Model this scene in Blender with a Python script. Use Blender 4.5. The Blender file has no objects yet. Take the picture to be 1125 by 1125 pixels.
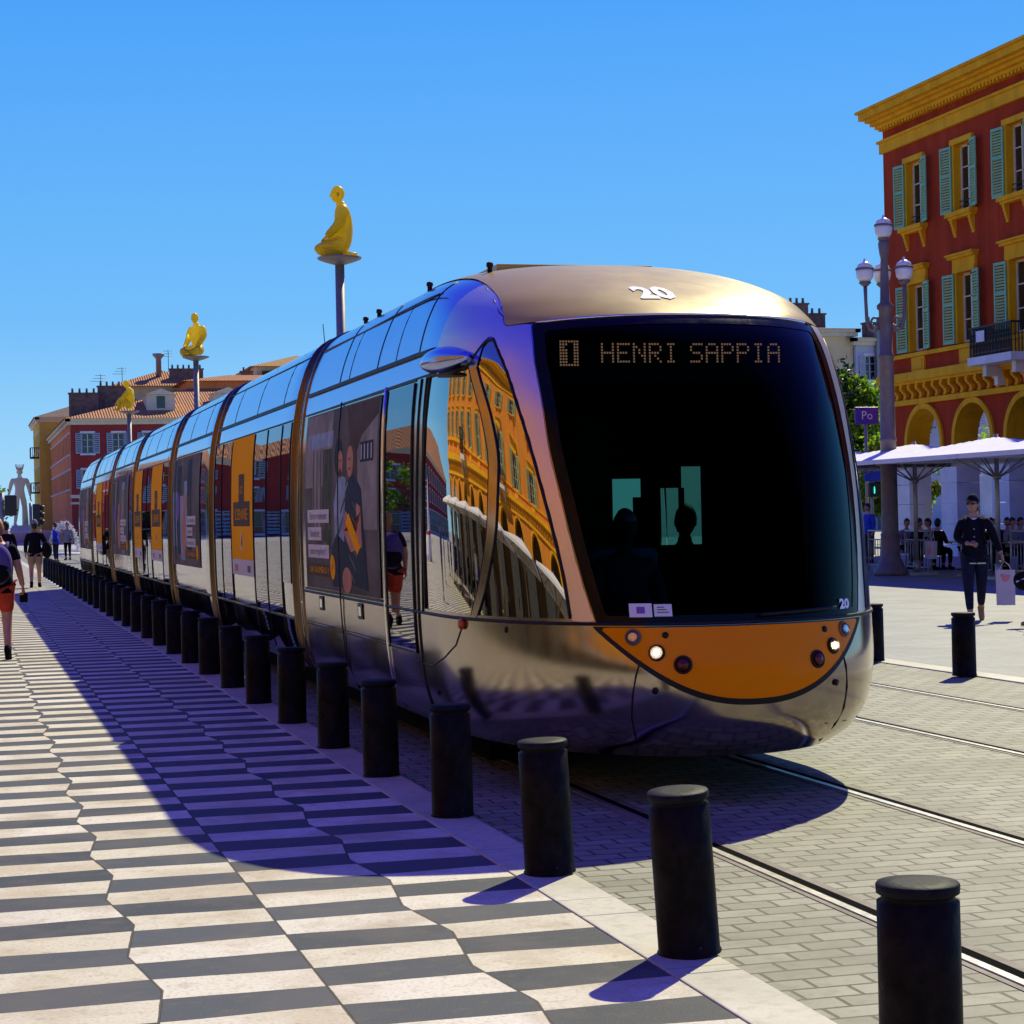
import bpy, bmesh, math, random
from mathutils import Vector, Matrix
random.seed(7)
R_ = math.radians
S = bpy.context.scene
COL = S.collection

# ------------------------------------------------------------------ camera
CAM_H, TH, ROLL, F_PX, PIX = 1.63, R_(15.33), R_(1.25), 2200.0, 1125.0
PITCH = math.atan(4.0 / F_PX)
fw = Vector((math.sin(TH)*math.cos(PITCH), math.cos(TH)*math.cos(PITCH), math.sin(PITCH)))
rt = Vector((math.cos(TH), -math.sin(TH), 0)); up = rt.cross(fw)
RR = rt*math.cos(ROLL) - up*math.sin(ROLL); UU = up*math.cos(ROLL) + rt*math.sin(ROLL)
cd = bpy.data.cameras.new('camera'); cam = bpy.data.objects.new('camera', cd); COL.objects.link(cam)
cd.sensor_width = 36.0; cd.lens = 36.0*F_PX/PIX; cd.clip_start = 0.1; cd.clip_end = 4000
m = Matrix.Identity(4)
for i in range(3):
    m[i][0] = RR[i]; m[i][1] = UU[i]; m[i][2] = -fw[i]
m[0][3], m[1][3], m[2][3] = 0, 0, CAM_H
cam.matrix_world = m
S.camera = cam

# ------------------------------------------------------------------ sky, sun, exposure
SUN_AZ, SUN_EL = math.atan2(.63, .775), R_(44.2)
w = bpy.data.worlds.new('World'); S.world = w; w.use_nodes = True
nt = w.node_tree; nt.nodes.clear()
sky = nt.nodes.new('ShaderNodeTexSky'); sky.sky_type = 'NISHITA'; sky.sun_disc = False
sky.sun_elevation = SUN_EL; sky.sun_rotation = SUN_AZ; sky.air_density = 1.0; sky.dust_density = 0.3; sky.ozone_density = 3.0
stc = nt.nodes.new('ShaderNodeTexCoord'); sxy = nt.nodes.new('ShaderNodeSeparateXYZ'); nt.links.new(stc.outputs['Generated'], sxy.inputs[0])
cr = nt.nodes.new('ShaderNodeValToRGB'); nt.links.new(sxy.outputs[2], cr.inputs[0])
K = 9.0
STOPS = [(0.0, (.40, .74, 1.0)), (.045, (.28, .64, 1.0)), (.10, (.148, .51, 1.0)), (.245, (.062, .375, 1.0)), (.42, (.036, .085, .86)), (1.0, (.052, .027, .80))]
while len(cr.color_ramp.elements) < len(STOPS): cr.color_ramp.elements.new(.5)
for e, (p, c) in zip(cr.color_ramp.elements, STOPS): e.position = p; e.color = (*c, 1)
sc = nt.nodes.new('ShaderNodeVectorMath'); sc.operation = 'SCALE'; sc.inputs['Scale'].default_value = K; nt.links.new(cr.outputs[0], sc.inputs[0])
hs = nt.nodes.new('ShaderNodeMix'); hs.data_type = 'RGBA'; hs.inputs[0].default_value = .93
bg = nt.nodes.new('ShaderNodeBackground'); bg.inputs['Strength'].default_value = 0.1
wo = nt.nodes.new('ShaderNodeOutputWorld')
nt.links.new(sky.outputs[0], hs.inputs[6]); nt.links.new(sc.outputs[0], hs.inputs[7]); nt.links.new(hs.outputs[2], bg.inputs[0]); nt.links.new(bg.outputs[0], wo.inputs[0])
sd = bpy.data.lights.new('sun', 'SUN'); sd.energy = 5.0; sd.angle = R_(0.5); sd.color = (1.0, .945, .60)
so = bpy.data.objects.new('sun', sd); COL.objects.link(so)
sv = Vector((math.sin(SUN_AZ)*math.cos(SUN_EL), math.cos(SUN_AZ)*math.cos(SUN_EL), math.sin(SUN_EL)))
so.rotation_euler = sv.to_track_quat('Z', 'Y').to_euler(); so.location = (60, 60, 80)
S.view_settings.view_transform = 'Standard'; S.view_settings.look = 'None'
S.view_settings.exposure = 0.1; S.view_settings.gamma = 1.0
S.render.engine = 'CYCLES'
S.cycles.max_bounces = 10; S.cycles.transparent_max_bounces = 16

# ------------------------------------------------------------------ node helpers / materials
class NB:
    def __init__(s, name):
        s.m = bpy.data.materials.new(name); s.m.use_nodes = True
        s.t = s.m.node_tree; s.t.nodes.clear(); s.out = s.t.nodes.new('ShaderNodeOutputMaterial')
        s.tc = s.t.nodes.new('ShaderNodeTexCoord')
    def n(s, typ, **k):
        x = s.t.nodes.new(typ)
        for a, b in k.items(): setattr(x, a, b)
        return x
    def l(s, a, b): s.t.links.new(a, b)
    def put(s, sock, v):
        if v is None: return
        if hasattr(v, 'links') or isinstance(v, bpy.types.NodeSocket): s.l(v, sock)
        else: sock.default_value = v
    def math(s, op, a, b=None, c=None):
        x = s.n('ShaderNodeMath', operation=op)
        for i, v in enumerate((a, b, c)):
            if v is not None: s.put(x.inputs[i], v)
        return x.outputs[0]
    def mix(s, f, a, b, mode='MIX'):
        x = s.n('ShaderNodeMix', data_type='RGBA', blend_type=mode)
        s.put(x.inputs[0], f); s.put(x.inputs[6], a); s.put(x.inputs[7], b)
        return x.outputs[2]
    def noise(s, scale, detail=4, vec=None, rough=.55):
        x = s.n('ShaderNodeTexNoise'); x.inputs['Scale'].default_value = scale; x.inputs['Detail'].default_value = detail
        x.inputs['Roughness'].default_value = rough
        s.l(vec or s.tc.outputs['Object'], x.inputs['Vector']); return x.outputs[0]
    def ramp(s, v, lo, hi):
        x = s.n('ShaderNodeMapRange'); x.inputs[1].default_value = lo; x.inputs[2].default_value = hi; x.clamp = True
        s.put(x.inputs[0], v); return x.outputs[0]
    def bump(s, h, strength=.3, dist=.01):
        x = s.n('ShaderNodeBump'); x.inputs['Strength'].default_value = strength; x.inputs['Distance'].default_value = dist
        s.put(x.inputs['Height'], h); return x.outputs[0]
    def bsdf(s, col, rough=.6, metal=0, normal=None, spec=.5, **k):
        x = s.n('ShaderNodeBsdfPrincipled')
        s.put(x.inputs['Base Color'], col); s.put(x.inputs['Roughness'], rough); s.put(x.inputs['Metallic'], metal)
        x.inputs['Specular IOR Level'].default_value = spec
        if normal is not None: s.l(normal, x.inputs['Normal'])
        for a, b in k.items(): s.put(x.inputs[a.replace('_', ' ')], b)
        s.l(x.outputs[0], s.out.inputs[0]); return x

def c4(c): return (c[0], c[1], c[2], 1)
def mul(c, k): return (min(c[0]*k, .95), min(c[1]*k, .95), min(c[2]*k, .95), 1)
def pmat(name, col, rough=.6, metal=0, var=.15, scale=6, bump=0, bscale=60, spec=.5, grime=0, streak=0, fleck=0, **k):
    b = NB(name)
    n1 = b.noise(scale, 6)
    c = b.mix(b.ramp(n1, .3, .7), mul(col, 1-var), mul(col, 1+var))
    if grime:
        c = b.mix(b.math('MULTIPLY', b.ramp(b.noise(scale*.35, 8, rough=.7), .5, .75), grime), c, mul(col, .45))
    if streak:
        vm = b.n('ShaderNodeVectorMath', operation='MULTIPLY'); b.l(b.tc.outputs['Object'], vm.inputs[0]); vm.inputs[1].default_value = (2.2, 2.2, .22)
        sn = b.noise(1.0, 6, vm.outputs[0], .65)
        c = b.mix(b.math('MULTIPLY', b.ramp(sn, .48, .7), streak), c, mul(col, .5)); c = b.mix(b.math('MULTIPLY', b.ramp(sn, .5, .3), streak*.7), c, (min(1, col[0]*1.25+.03), col[1]*1.3+.03, col[2]*1.3+.02, 1))
    if fleck:
        fv = b.n('ShaderNodeTexVoronoi'); fv.inputs['Scale'].default_value = 21; b.l(b.tc.outputs['Object'], fv.inputs['Vector'])
        ft = b.math('MULTIPLY', b.math('LESS_THAN', fv.outputs['Distance'], b.math('MULTIPLY', b.noise(7, 3), .28)), b.ramp(b.noise(3.1, 4), .56, .62))
        c = b.mix(b.math('MULTIPLY', ft, fleck), c, (.16, .155, .14, 1))
    rr = b.math('ADD', b.math('MULTIPLY', b.noise(scale*3, 3), .16), rough-.08)
    nm = b.bump(b.noise(bscale, 4), bump, .01) if bump else None
    b.bsdf(c, rr, metal, nm, spec, **k)
    return b.m
def emat(name, col, strength):
    b = NB(name); e = b.n('ShaderNodeEmission'); e.inputs[0].default_value = c4(col); e.inputs[1].default_value = strength
    b.l(e.outputs[0], b.out.inputs[0]); return b.m
def glassmat(name, tint, refl=.04, rough=0.0, wob=0.0, ior=1.45, wscale=.5):
    b = NB(name)
    t = b.n('ShaderNodeBsdfTransparent'); t.inputs[0].default_value = c4(tint)
    g = b.n('ShaderNodeBsdfGlossy'); g.inputs['Roughness'].default_value = rough; g.inputs[0].default_value = (1, 1, 1, 1)
    fr = b.n('ShaderNodeFresnel'); fr.inputs[0].default_value = ior
    if wob:
        nm = b.bump(b.noise(wscale, 2), wob, .02); b.l(nm, g.inputs['Normal'])
    mx = b.n('ShaderNodeMixShader')
    f = b.math('ADD', fr.outputs[0], refl); f.node.use_clamp = True
    b.l(f, mx.inputs[0]); b.l(t.outputs[0], mx.inputs[1]); b.l(g.outputs[0], mx.inputs[2]); b.l(mx.outputs[0], b.out.inputs[0])
    return b.m
def blackglass(name, col=(.004, .005, .006), refl=.25, wob=.06, wscale=.6, tint=(.95, .95, .98)):
    b = NB(name)
    d = b.n('ShaderNodeBsdfDiffuse'); d.inputs[0].default_value = c4(col)
    g = b.n('ShaderNodeBsdfGlossy'); g.inputs['Roughness'].default_value = 0.01; g.inputs[0].default_value = c4(tint)
    fr = b.n('ShaderNodeFresnel'); fr.inputs[0].default_value = 1.5
    if wob: b.l(b.bump(b.noise(wscale, 2), wob, .02), g.inputs['Normal'])
    f = b.math('ADD', b.math('MULTIPLY', fr.outputs[0], 1.0), refl); f.node.use_clamp = True
    mx = b.n('ShaderNodeMixShader'); b.l(f, mx.inputs[0]); b.l(d.outputs[0], mx.inputs[1]); b.l(g.outputs[0], mx.inputs[2])
    b.l(mx.outputs[0], b.out.inputs[0]); return b.m

def mat_pavement():
    b = NB('striped_slabs'); sp = b.n('ShaderNodeSeparateXYZ'); b.l(b.tc.outputs['Object'], sp.inputs[0])
    x, y = sp.outputs[0], sp.outputs[1]
    jit = b.math('MULTIPLY', b.math('SUBTRACT', b.noise(1.3, 2), .5), .025)
    fr = b.math('FRACT', b.math('DIVIDE', b.math('SUBTRACT', y, 9.47-120), 1.2))
    tri = b.math('SUBTRACT', b.math('MULTIPLY', b.math('ABSOLUTE', b.math('SUBTRACT', fr, .5)), 4), 1)
    cs = b.math('COSINE', b.math('MULTIPLY', b.math('SUBTRACT', x, .6), math.pi/1.19))
    xp = b.math('SUBTRACT', x, b.math('MULTIPLY', b.math('MULTIPLY', tri, cs), .036))
    cx = b.math('DIVIDE', b.math('SUBTRACT', xp, .6-5.93), .593)
    col = b.math('FLOOR', cx); cf = b.math('FRACT', cx)
    cs2 = b.math('COSINE', b.math('MULTIPLY', b.math('SUBTRACT', x, .6), math.pi/.595))
    slant = b.math('MULTIPLY', b.math('MULTIPLY', cs2, b.math('SINE', b.math('MULTIPLY', b.math('SUBTRACT', y, 8.7), math.pi/.6))), .014)
    yp = b.math('ADD', b.math('ADD', y, slant), jit)
    sy = b.math('DIVIDE', b.math('SUBTRACT', yp, 9.04-120), .3)
    idx = b.math('FLOOR', sy); sf = b.math('FRACT', sy)
    par = b.math('MODULO', b.math('ADD', b.math('ADD', idx, col), 1), 2)
    wn = b.n('ShaderNodeTexWhiteNoise', noise_dimensions='2D'); cb = b.n('ShaderNodeCombineXYZ')
    b.l(idx, cb.inputs[0]); b.l(col, cb.inputs[1]); b.l(cb.outputs[0], wn.inputs['Vector'])
    rnd = wn.outputs['Value']
    fine = b.noise(55, 5, rough=.7); big = b.noise(2.2, 5); spk = b.noise(160, 3)
    white = b.mix(rnd, (.66, .61, .43, 1), (.76, .715, .56, 1))
    white = b.mix(b.math('MULTIPLY', b.ramp(big, .47, .62), .55), white, (.50, .41, .26, 1))
    white = b.mix(b.math('MULTIPLY', b.ramp(fine, .50, .62), .42), white, (.36, .30, .20, 1))
    dark = b.mix(rnd, (.052, .060, .062, 1), (.085, .095, .098, 1))
    dark = b.mix(b.math('MULTIPLY', b.ramp(spk, .50, .66), .5), dark, (.17, .17, .16, 1))
    dark = b.mix(b.math('MULTIPLY', b.ramp(big, .46, .62), .6), dark, (.12, .118, .11, 1))
    c = b.mix(b.math('GREATER_THAN', par, .5), white, dark)
    ex = b.math('MULTIPLY', b.math('MINIMUM', cf, b.math('SUBTRACT', 1, cf)), .593)
    ey = b.math('MULTIPLY', b.math('MINIMUM', sf, b.math('SUBTRACT', 1, sf)), .3)
    jn = b.math('MULTIPLY', b.noise(9, 3), .006)
    jx = b.math('LESS_THAN', ex, b.math('ADD', jn, .0022)); jy = b.math('LESS_THAN', ey, b.math('MULTIPLY', jn, .52))
    jj = b.math('MAXIMUM', jx, jy)
    c = b.mix(b.math('MULTIPLY', jj, .9), c, (.06, .05, .035, 1))
    # a few dark chewing-gum spots and stains
    vo = b.n('ShaderNodeTexVoronoi'); vo.inputs['Scale'].default_value = 1.9; b.l(b.tc.outputs['Object'], vo.inputs['Vector'])
    c = b.mix(b.math('MULTIPLY', b.ramp(vo.outputs['Distance'], .05, .03), .55), c, (.08, .07, .06, 1))
    mid = b.noise(12, 6, rough=.65)
    c = b.mix(b.math('MULTIPLY', b.ramp(mid, .54, .68), .28), c, (.20, .155, .09, 1))
    c = b.mix(b.math('MULTIPLY', b.ramp(b.noise(.55, 5), .5, .66), .22), c, (.17, .14, .10, 1))
    pit = b.n('ShaderNodeTexVoronoi'); pit.inputs['Scale'].default_value = 38; b.l(b.tc.outputs['Object'], pit.inputs['Vector'])
    c = b.mix(b.math('MULTIPLY', b.math('LESS_THAN', pit.outputs['Distance'], b.math('MULTIPLY', b.ramp(b.noise(6, 3), .5, .75), .26)), .6), c, (.13, .10, .06, 1))
    h = b.math('SUBTRACT', b.math('MULTIPLY', fine, .3), b.math('MULTIPLY', jj, 1.0))
    b.bsdf(c, b.math('ADD', b.math('MULTIPLY', big, .3), .55), 0, b.bump(h, .35, .006), .12)
    return b.m
def mat_brick(name, c1, c2, mort, bw, rh, ms=.006, off=.5, dist=.012, rough=.65, moss=0, smooth=.0, bumps=.5):
    b = NB(name)
    nz = b.n('ShaderNodeTexNoise'); nz.inputs['Scale'].default_value = 3.0; b.l(b.tc.outputs['Object'], nz.inputs['Vector'])
    vm = b.n('ShaderNodeVectorMath', operation='MULTIPLY_ADD'); b.l(nz.outputs['Color'], vm.inputs[0])
    vm.inputs[1].default_value = (dist, dist, 0); b.l(b.tc.outputs['Object'], vm.inputs[2])
    br = b.n('ShaderNodeTexBrick'); b.l(vm.outputs[0], br.inputs['Vector'])
    br.inputs['Scale'].default_value = 1; br.inputs['Brick Width'].default_value = bw; br.inputs['Row Height'].default_value = rh
    br.inputs['Mortar Size'].default_value = ms; br.inputs['Mortar Smooth'].default_value = .25; br.offset = off
    br.inputs['Color1'].default_value = c4(c1); br.inputs['Color2'].default_value = c4(c2); br.inputs['Mortar'].default_value = c4(mort)
    br.inputs['Bias'].default_value = 0
    big = b.noise(1.1, 6); fine = b.noise(70, 5, rough=.7)
    c = b.mix(b.math('MULTIPLY', b.ramp(big, .45, .64), .5), br.outputs[0], mul(c1, .62)); c = b.mix(b.math('MULTIPLY', b.ramp(b.noise(14, 5), .5, .66), .35), c, mul(c1, .55))
    c = b.mix(b.math('MULTIPLY', b.ramp(fine, .5, .75), .35), c, mul(c2, .5))
    if moss: c = b.mix(b.math('MULTIPLY', b.math('MULTIPLY', br.outputs['Fac'], b.ramp(b.noise(.8, 3), .5, .62)), moss), c, (.085, .065, .018, 1))
    h = b.math('SUBTRACT', b.math('MULTIPLY', fine, .25), br.outputs['Fac'])
    b.bsdf(c, rough, 0, b.bump(h, bumps, .008), .4); return b.m
def mat_tiles(name, c1, c2, u=.25, axis=0):
    b = NB(name); sp = b.n('ShaderNodeSeparateXYZ'); b.l(b.tc.outputs['Object'], sp.inputs[0])
    wv = b.math('ABSOLUTE', b.math('SINE', b.math('MULTIPLY', sp.outputs[axis], math.pi/u)))
    n = b.noise(2.5, 6, rough=.7); n2 = b.noise(14, 3)
    c = b.mix(b.ramp(n, .35, .65), c4(c1), c4(c2)); c = b.mix(b.math('MULTIPLY', b.ramp(n2, .5, .7), .6), c, mul(c1, .45))
    b.bsdf(c, .8, 0, b.bump(wv, .9, .12), .2); return b.m
def mat_leaf(name, col, trans=.35):
    b = NB(name); n = b.noise(1.2, 3)
    c = b.mix(b.ramp(n, .35, .65), mul(col, .65), mul(col, 1.35))
    d = b.n('ShaderNodeBsdfPrincipled'); b.l(c, d.inputs['Base Color']); d.inputs['Roughness'].default_value = .55
    t = b.n('ShaderNodeBsdfTranslucent'); b.l(b.mix(1.0, c, (1.0, 1.15, .5, 1), 'MULTIPLY'), t.inputs[0])
    mx = b.n('ShaderNodeMixShader'); mx.inputs[0].default_value = trans
    b.l(d.outputs[0], mx.inputs[1]); b.l(t.outputs[0], mx.inputs[2]); b.l(mx.outputs[0], b.out.inputs[0]); return b.m
def mat_resin(name, col):
    b = NB(name); d = b.n('ShaderNodeBsdfPrincipled'); d.inputs['Base Color'].default_value = c4(col); d.inputs['Roughness'].default_value = .4
    t = b.n('ShaderNodeBsdfTranslucent'); t.inputs[0].default_value = c4(col)
    n = b.noise(3, 2); mx = b.n('ShaderNodeMixShader'); b.l(b.math('ADD', b.math('MULTIPLY', n, .3), .42), mx.inputs[0])
    b.l(d.outputs[0], mx.inputs[1]); b.l(t.outputs[0], mx.inputs[2]); b.l(mx.outputs[0], b.out.inputs[0]); return b.m
def mat_body(name, col, rough=.08, wob=.05, metal=1.0, roof=None, dirtk=.05, spec=.5):  # roof: sky-reflection blue painted on the upper shell, not a roof colour
    b = NB(name); n = b.noise(2.0, 3)
    c = b.mix(b.ramp(n, .3, .7), mul(col, .96), mul(col, 1.04))
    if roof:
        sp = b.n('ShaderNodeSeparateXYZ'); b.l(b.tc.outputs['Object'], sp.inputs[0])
        c = b.mix(b.math('GREATER_THAN', sp.outputs[2], 2.535), c, (*roof, 1))  # blue sky reflection painted into the colour of the upper shell
    dirt = b.math('MULTIPLY', b.ramp(b.noise(5, 5, rough=.6), .4, .8), dirtk)
    b.bsdf(c, b.math('ADD', rough, dirt), metal, b.bump(b.noise(.9, 2), wob, .02), spec); return b.m

M = {}
M['pave'] = mat_pavement()
M['setts'] = mat_brick('grey_setts', (.205, .198, .14), (.315, .304, .222), (.016, .013, .007), .215, .135, .0085, moss=.6, dist=.02, bumps=.8)
M['plaza'] = mat_brick('pale_paving', (.205, .21, .195), (.26, .26, .24), (.07, .066, .055), .52, .26, .004, rough=.6)
M['kerb'] = mat_brick('kerb_stone', (.52, .49, .35), (.60, .57, .44), (.10, .085, .05), 3.0, 1.35, .004, off=0, dist=.03)
M['ground'] = mat_brick('far_paving', (.40, .39, .35), (.48, .46, .41), (.2, .19, .16), .8, .4, .006)
M['silver'] = mat_body('champagne_metal', (.43, .365, .275), .15, .05, roof=(.33, .40, .72))  # the blue is painted sky reflection, the shell itself is silver
M['pillar'] = mat_body('champagne_lacquer', (.78, .68, .66), .36, .02, dirtk=.0)
M['hood'] = mat_body('champagne_satin', (.45, .32, .075), .30, 0, .12, spec=.22)
M['side'] = mat_body('side_metal', (.46, .44, .43), .05, .045, roof=(.33, .40, .72))  # same painted sky-reflection blue along the top of the carriages
M['bronze'] = mat_body('bronze_trim', (.15, .10, .06), .22, .03)
M['black'] = pmat('black_rubber', (.006, .006, .007), .5, 0, .2, spec=.3)
M['lining'] = pmat('black_lining', (.004, .004, .0045), .9, 0, .1, spec=.05)
M['frit'] = pmat('black_gloss_border', (.004, .004, .005), .12, 0, .1, spec=.12)
M['orange'] = pmat('orange_paint', (.95, .26, .001), .22, 0, .04, scale=2, spec=.10)
M['wind'] = glassmat('windscreen_glass', (.30, .72, .66), -.022, ior=1.30)
M['rightglass'] = glassmat('tinted_glass', (.62, .95, .92), .02)
_b = NB('frosted_film_glass'); _t = _b.n('ShaderNodeBsdfTransparent'); _t.inputs[0].default_value = (.12, .25, .25, 1); _l = _b.n('ShaderNodeBsdfTranslucent'); _l.inputs[0].default_value = (.06, .14, .135, 1)
_m = _b.n('ShaderNodeMixShader'); _m.inputs[0].default_value = .6; _b.l(_t.outputs[0], _m.inputs[1]); _b.l(_l.outputs[0], _m.inputs[2]); _b.l(_m.outputs[0], _b.out.inputs[0]); M['filmglass'] = _b.m
M['cabglass'] = blackglass('cab_side_glass', refl=.42, wob=.03, wscale=1.4, tint=(1, .95, .85))
M['paneglass'] = blackglass('dark_pane_glass', refl=.06, wob=.05, wscale=.8)
M['lens'] = glassmat('lamp_lens', (.9, .9, .92), .06)
M['chrome'] = pmat('chrome', (.75, .75, .75), .12, 1, .05)
M['lamp_on'] = emat('lit_lamp', (1, .74, .36), 3.2)
M['led'] = emat('amber_leds', (1, .25, .17), .42)
M['redlens'] = pmat('red_lens', (.10, .006, .004), .15)
M['reflector'] = pmat('orange_reflector', (.6, .09, .01), .2)
M['sticker'] = pmat('sticker_white', (.72, .70, .78), .4, var=.03)
M['ink'] = pmat('ink_dark', (.015, .015, .02), .5)
M['decal'] = pmat('decal_grey', (.86, .86, .92), .35, var=.02)
M['poster_or'] = pmat('poster_orange', (.95, .40, .002), .7, var=.03, spec=.02)
M['poster_wh'] = pmat('poster_white', (.62, .58, .57), .6, var=.05, spec=.06)
M['poster_gr'] = pmat('poster_grey', (.12, .10, .085), .6, var=.5, scale=2.0, spec=.06)
M['poster_g2'] = pmat('poster_stone', (.26, .23, .20), .6, var=.35, scale=3, spec=.06)
M['poster_br'] = pmat('poster_brown', (.085, .05, .03), .6, spec=.06)
M['poster_bl'] = pmat('poster_navy', (.022, .028, .05), .6, spec=.06)
M['poster_sk'] = pmat('poster_skin', (.52, .22, .13), .6, var=.2, spec=.06)
M['poster_pu'] = pmat('poster_purple', (.20, .10, .40), .6, spec=.06)
M['poster_lb'] = pmat('poster_pale_blue', (.26, .33, .42), .6, var=.3, spec=.06)
M['poster_gn'] = pmat('poster_green', (.06, .075, .035), .6, var=.5, scale=9, spec=.06)
M['bollard'] = pmat('bollard_iron', (.011, .009, .007), .40, 0, .6, scale=14, bump=.2, bscale=45, spec=.05, grime=0, fleck=.75)
M['bolcap'] = pmat('bollard_top', (.008, .0085, .013), .6, 0, .5, scale=22, bump=.2, spec=.12)
M['steel'] = pmat('rail_steel', (.50, .49, .48), .35, .8, .2, scale=12)
M['groove'] = pmat('rail_groove', (.006, .006, .005), .95, spec=.02)
M['rust'] = pmat('rail_edge', (.16, .13, .10), .7, var=.4)
M['red'] = pmat('red_stucco', (.43, .044, .009), .85, var=.10, scale=1.2, bump=.12, bscale=25, spec=.15, grime=.25, streak=.45)
M['yellow'] = pmat('yellow_stucco', (.92, .43, .008), .8, var=.08, scale=1.5, bump=.1, spec=.2, grime=.2, streak=.4)
M['orange_st'] = pmat('orange_facade', (.80, .27, .035), .85, var=.1, scale=1.2, grime=.2, streak=.35, spec=.1)
M['shaded_pier'] = pmat('shaded_pier_stone', (.05, .045, .04), .8)  # pale piers coloured dark, standing in for parasol shade and crowd
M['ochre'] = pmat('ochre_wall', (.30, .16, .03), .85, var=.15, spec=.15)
M['redfar'] = pmat('maroon_stucco', (.34, .045, .035), .85, var=.12, scale=.6, grime=.3, spec=.15)
M['orangewall'] = pmat('orange_stucco', (.78, .26, .08), .85, var=.15, scale=.6, grime=.3, spec=.15)
M['yellowfar'] = pmat('yellow_far_stucco', (.72, .46, .07), .85, var=.15, scale=.6, grime=.3, spec=.15)
M['cream'] = pmat('cream_stucco', (.78, .60, .28), .85, var=.12, scale=.6, grime=.35, spec=.15)
M['grey_st'] = pmat('grey_stucco', (.52, .53, .55), .85, var=.12, scale=.6, grime=.35, spec=.15)
M['trim'] = pmat('cream_trim', (.72, .62, .40), .75, var=.1, spec=.2)
M['stone'] = pmat('white_stone', (.72, .70, .68), .6, var=.1, scale=2, bump=.1, spec=.3)
M['marble'] = mat_resin('pale_marble', (.93, .86, .68))
M['marble_old'] = pmat('marble', (.93, .87, .70), .55, var=.15, scale=1.5, bump=.1, spec=.3)
M['shutter'] = pmat('teal_paint', (.22, .52, .27), .55, var=.1, scale=3)
M['shutblue'] = pmat('pale_blue_paint', (.26, .44, .48), .6, var=.12)
M['wglass'] = blackglass('window_glass', (.012, .012, .014), .02, .02)
M['iron'] = pmat('black_iron', (.012, .011, .011), .5, .2, .3)
M['tiles'] = mat_tiles('terracotta', (.46, .17, .055), (.62, .30, .12))
M['tiles2'] = mat_tiles('terracotta_ochre', (.62, .36, .10), (.5, .24, .08))
M['brickch'] = pmat('chimney_brown', (.16, .10, .07), .9, var=.4, scale=3)
M['post'] = pmat('lamp_post_paint', (.17, .125, .115), .5, 0, .2, scale=5)
M['globe'] = pmat('lamp_globe', (.85, .82, .80), .25, var=.02)
M['canvas'] = pmat('white_canvas', (.80, .78, .77), .85, var=.04, scale=2, bump=.1, bscale=8, spec=.1)
M['alu'] = pmat('pale_metal', (.45, .42, .36), .45, .6, .1)
M['yresin'] = mat_resin('yellow_resin', (.88, .70, .025))
M['pole'] = pmat('grey_pole', (.28, .25, .23), .45, .4, .15)
M['skin'] = pmat('skin', (.48, .24, .15), .5, var=.08, scale=14)
M['hairdark'] = pmat('dark_hair', (.012, .009, .008), .6, var=.4, scale=60, bump=.4)
M['hairblond'] = pmat('fair_hair', (.46, .25, .08), .6, var=.3, scale=60, bump=.4)
def cloth(n, c): return pmat(n, c, .85, 0, .18, scale=18, bump=.35, bscale=30, spec=.12)
M['navy'] = cloth('navy_denim', (.008, .009, .015)); M['jeans'] = cloth('dark_jeans', (.016, .020, .036))
M['blackc'] = cloth('black_cloth', (.007, .007, .009)); M['redc'] = cloth('red_cloth', (.50, .055, .025))
M['khaki'] = cloth('khaki_cloth', (.34, .24, .17)); M['whitec'] = cloth('white_cloth', (.75, .74, .74))
M['bluec'] = cloth('blue_cloth', (.03, .06, .38)); M['greyc'] = cloth('grey_cloth', (.22, .21, .22)); M['purplec'] = cloth('violet_cloth', (.12, .09, .24))
M['tan'] = pmat('tan_leather', (.36, .19, .06), .5); M['paper'] = pmat('paper_bag', (.62, .54, .55), .7, var=.05, bump=.2, bscale=10)
M['pink'] = pmat('pink_print', (.80, .25, .25), .6)
M['bark'] = pmat('bark', (.10, .07, .045), .9, var=.4, scale=9, bump=.6, bscale=20)
M['leafA'] = mat_leaf('leaf_green', (.11, .22, .010), .5); M['leafB'] = mat_leaf('leaf_bright', (.26, .40, .015), .5); M['leafC'] = mat_leaf('leaf_dark', (.022, .055, .010), .2)
M['leafY'] = mat_leaf('leaf_yellow', (.24, .28, .03))
M['blue'] = pmat('blue_sign', (.02, .05, .42), .4); M['violet'] = pmat('violet_sign', (.10, .05, .45), .4)
M['green_on'] = emat('green_signal', (.05, .9, .6), 1.2)
M['water'] = glassmat('water_spray', (.85, .9, .95), .35, .3)
M['seat'] = pmat('seat_fabric', (.02, .02, .04), .9)

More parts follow.
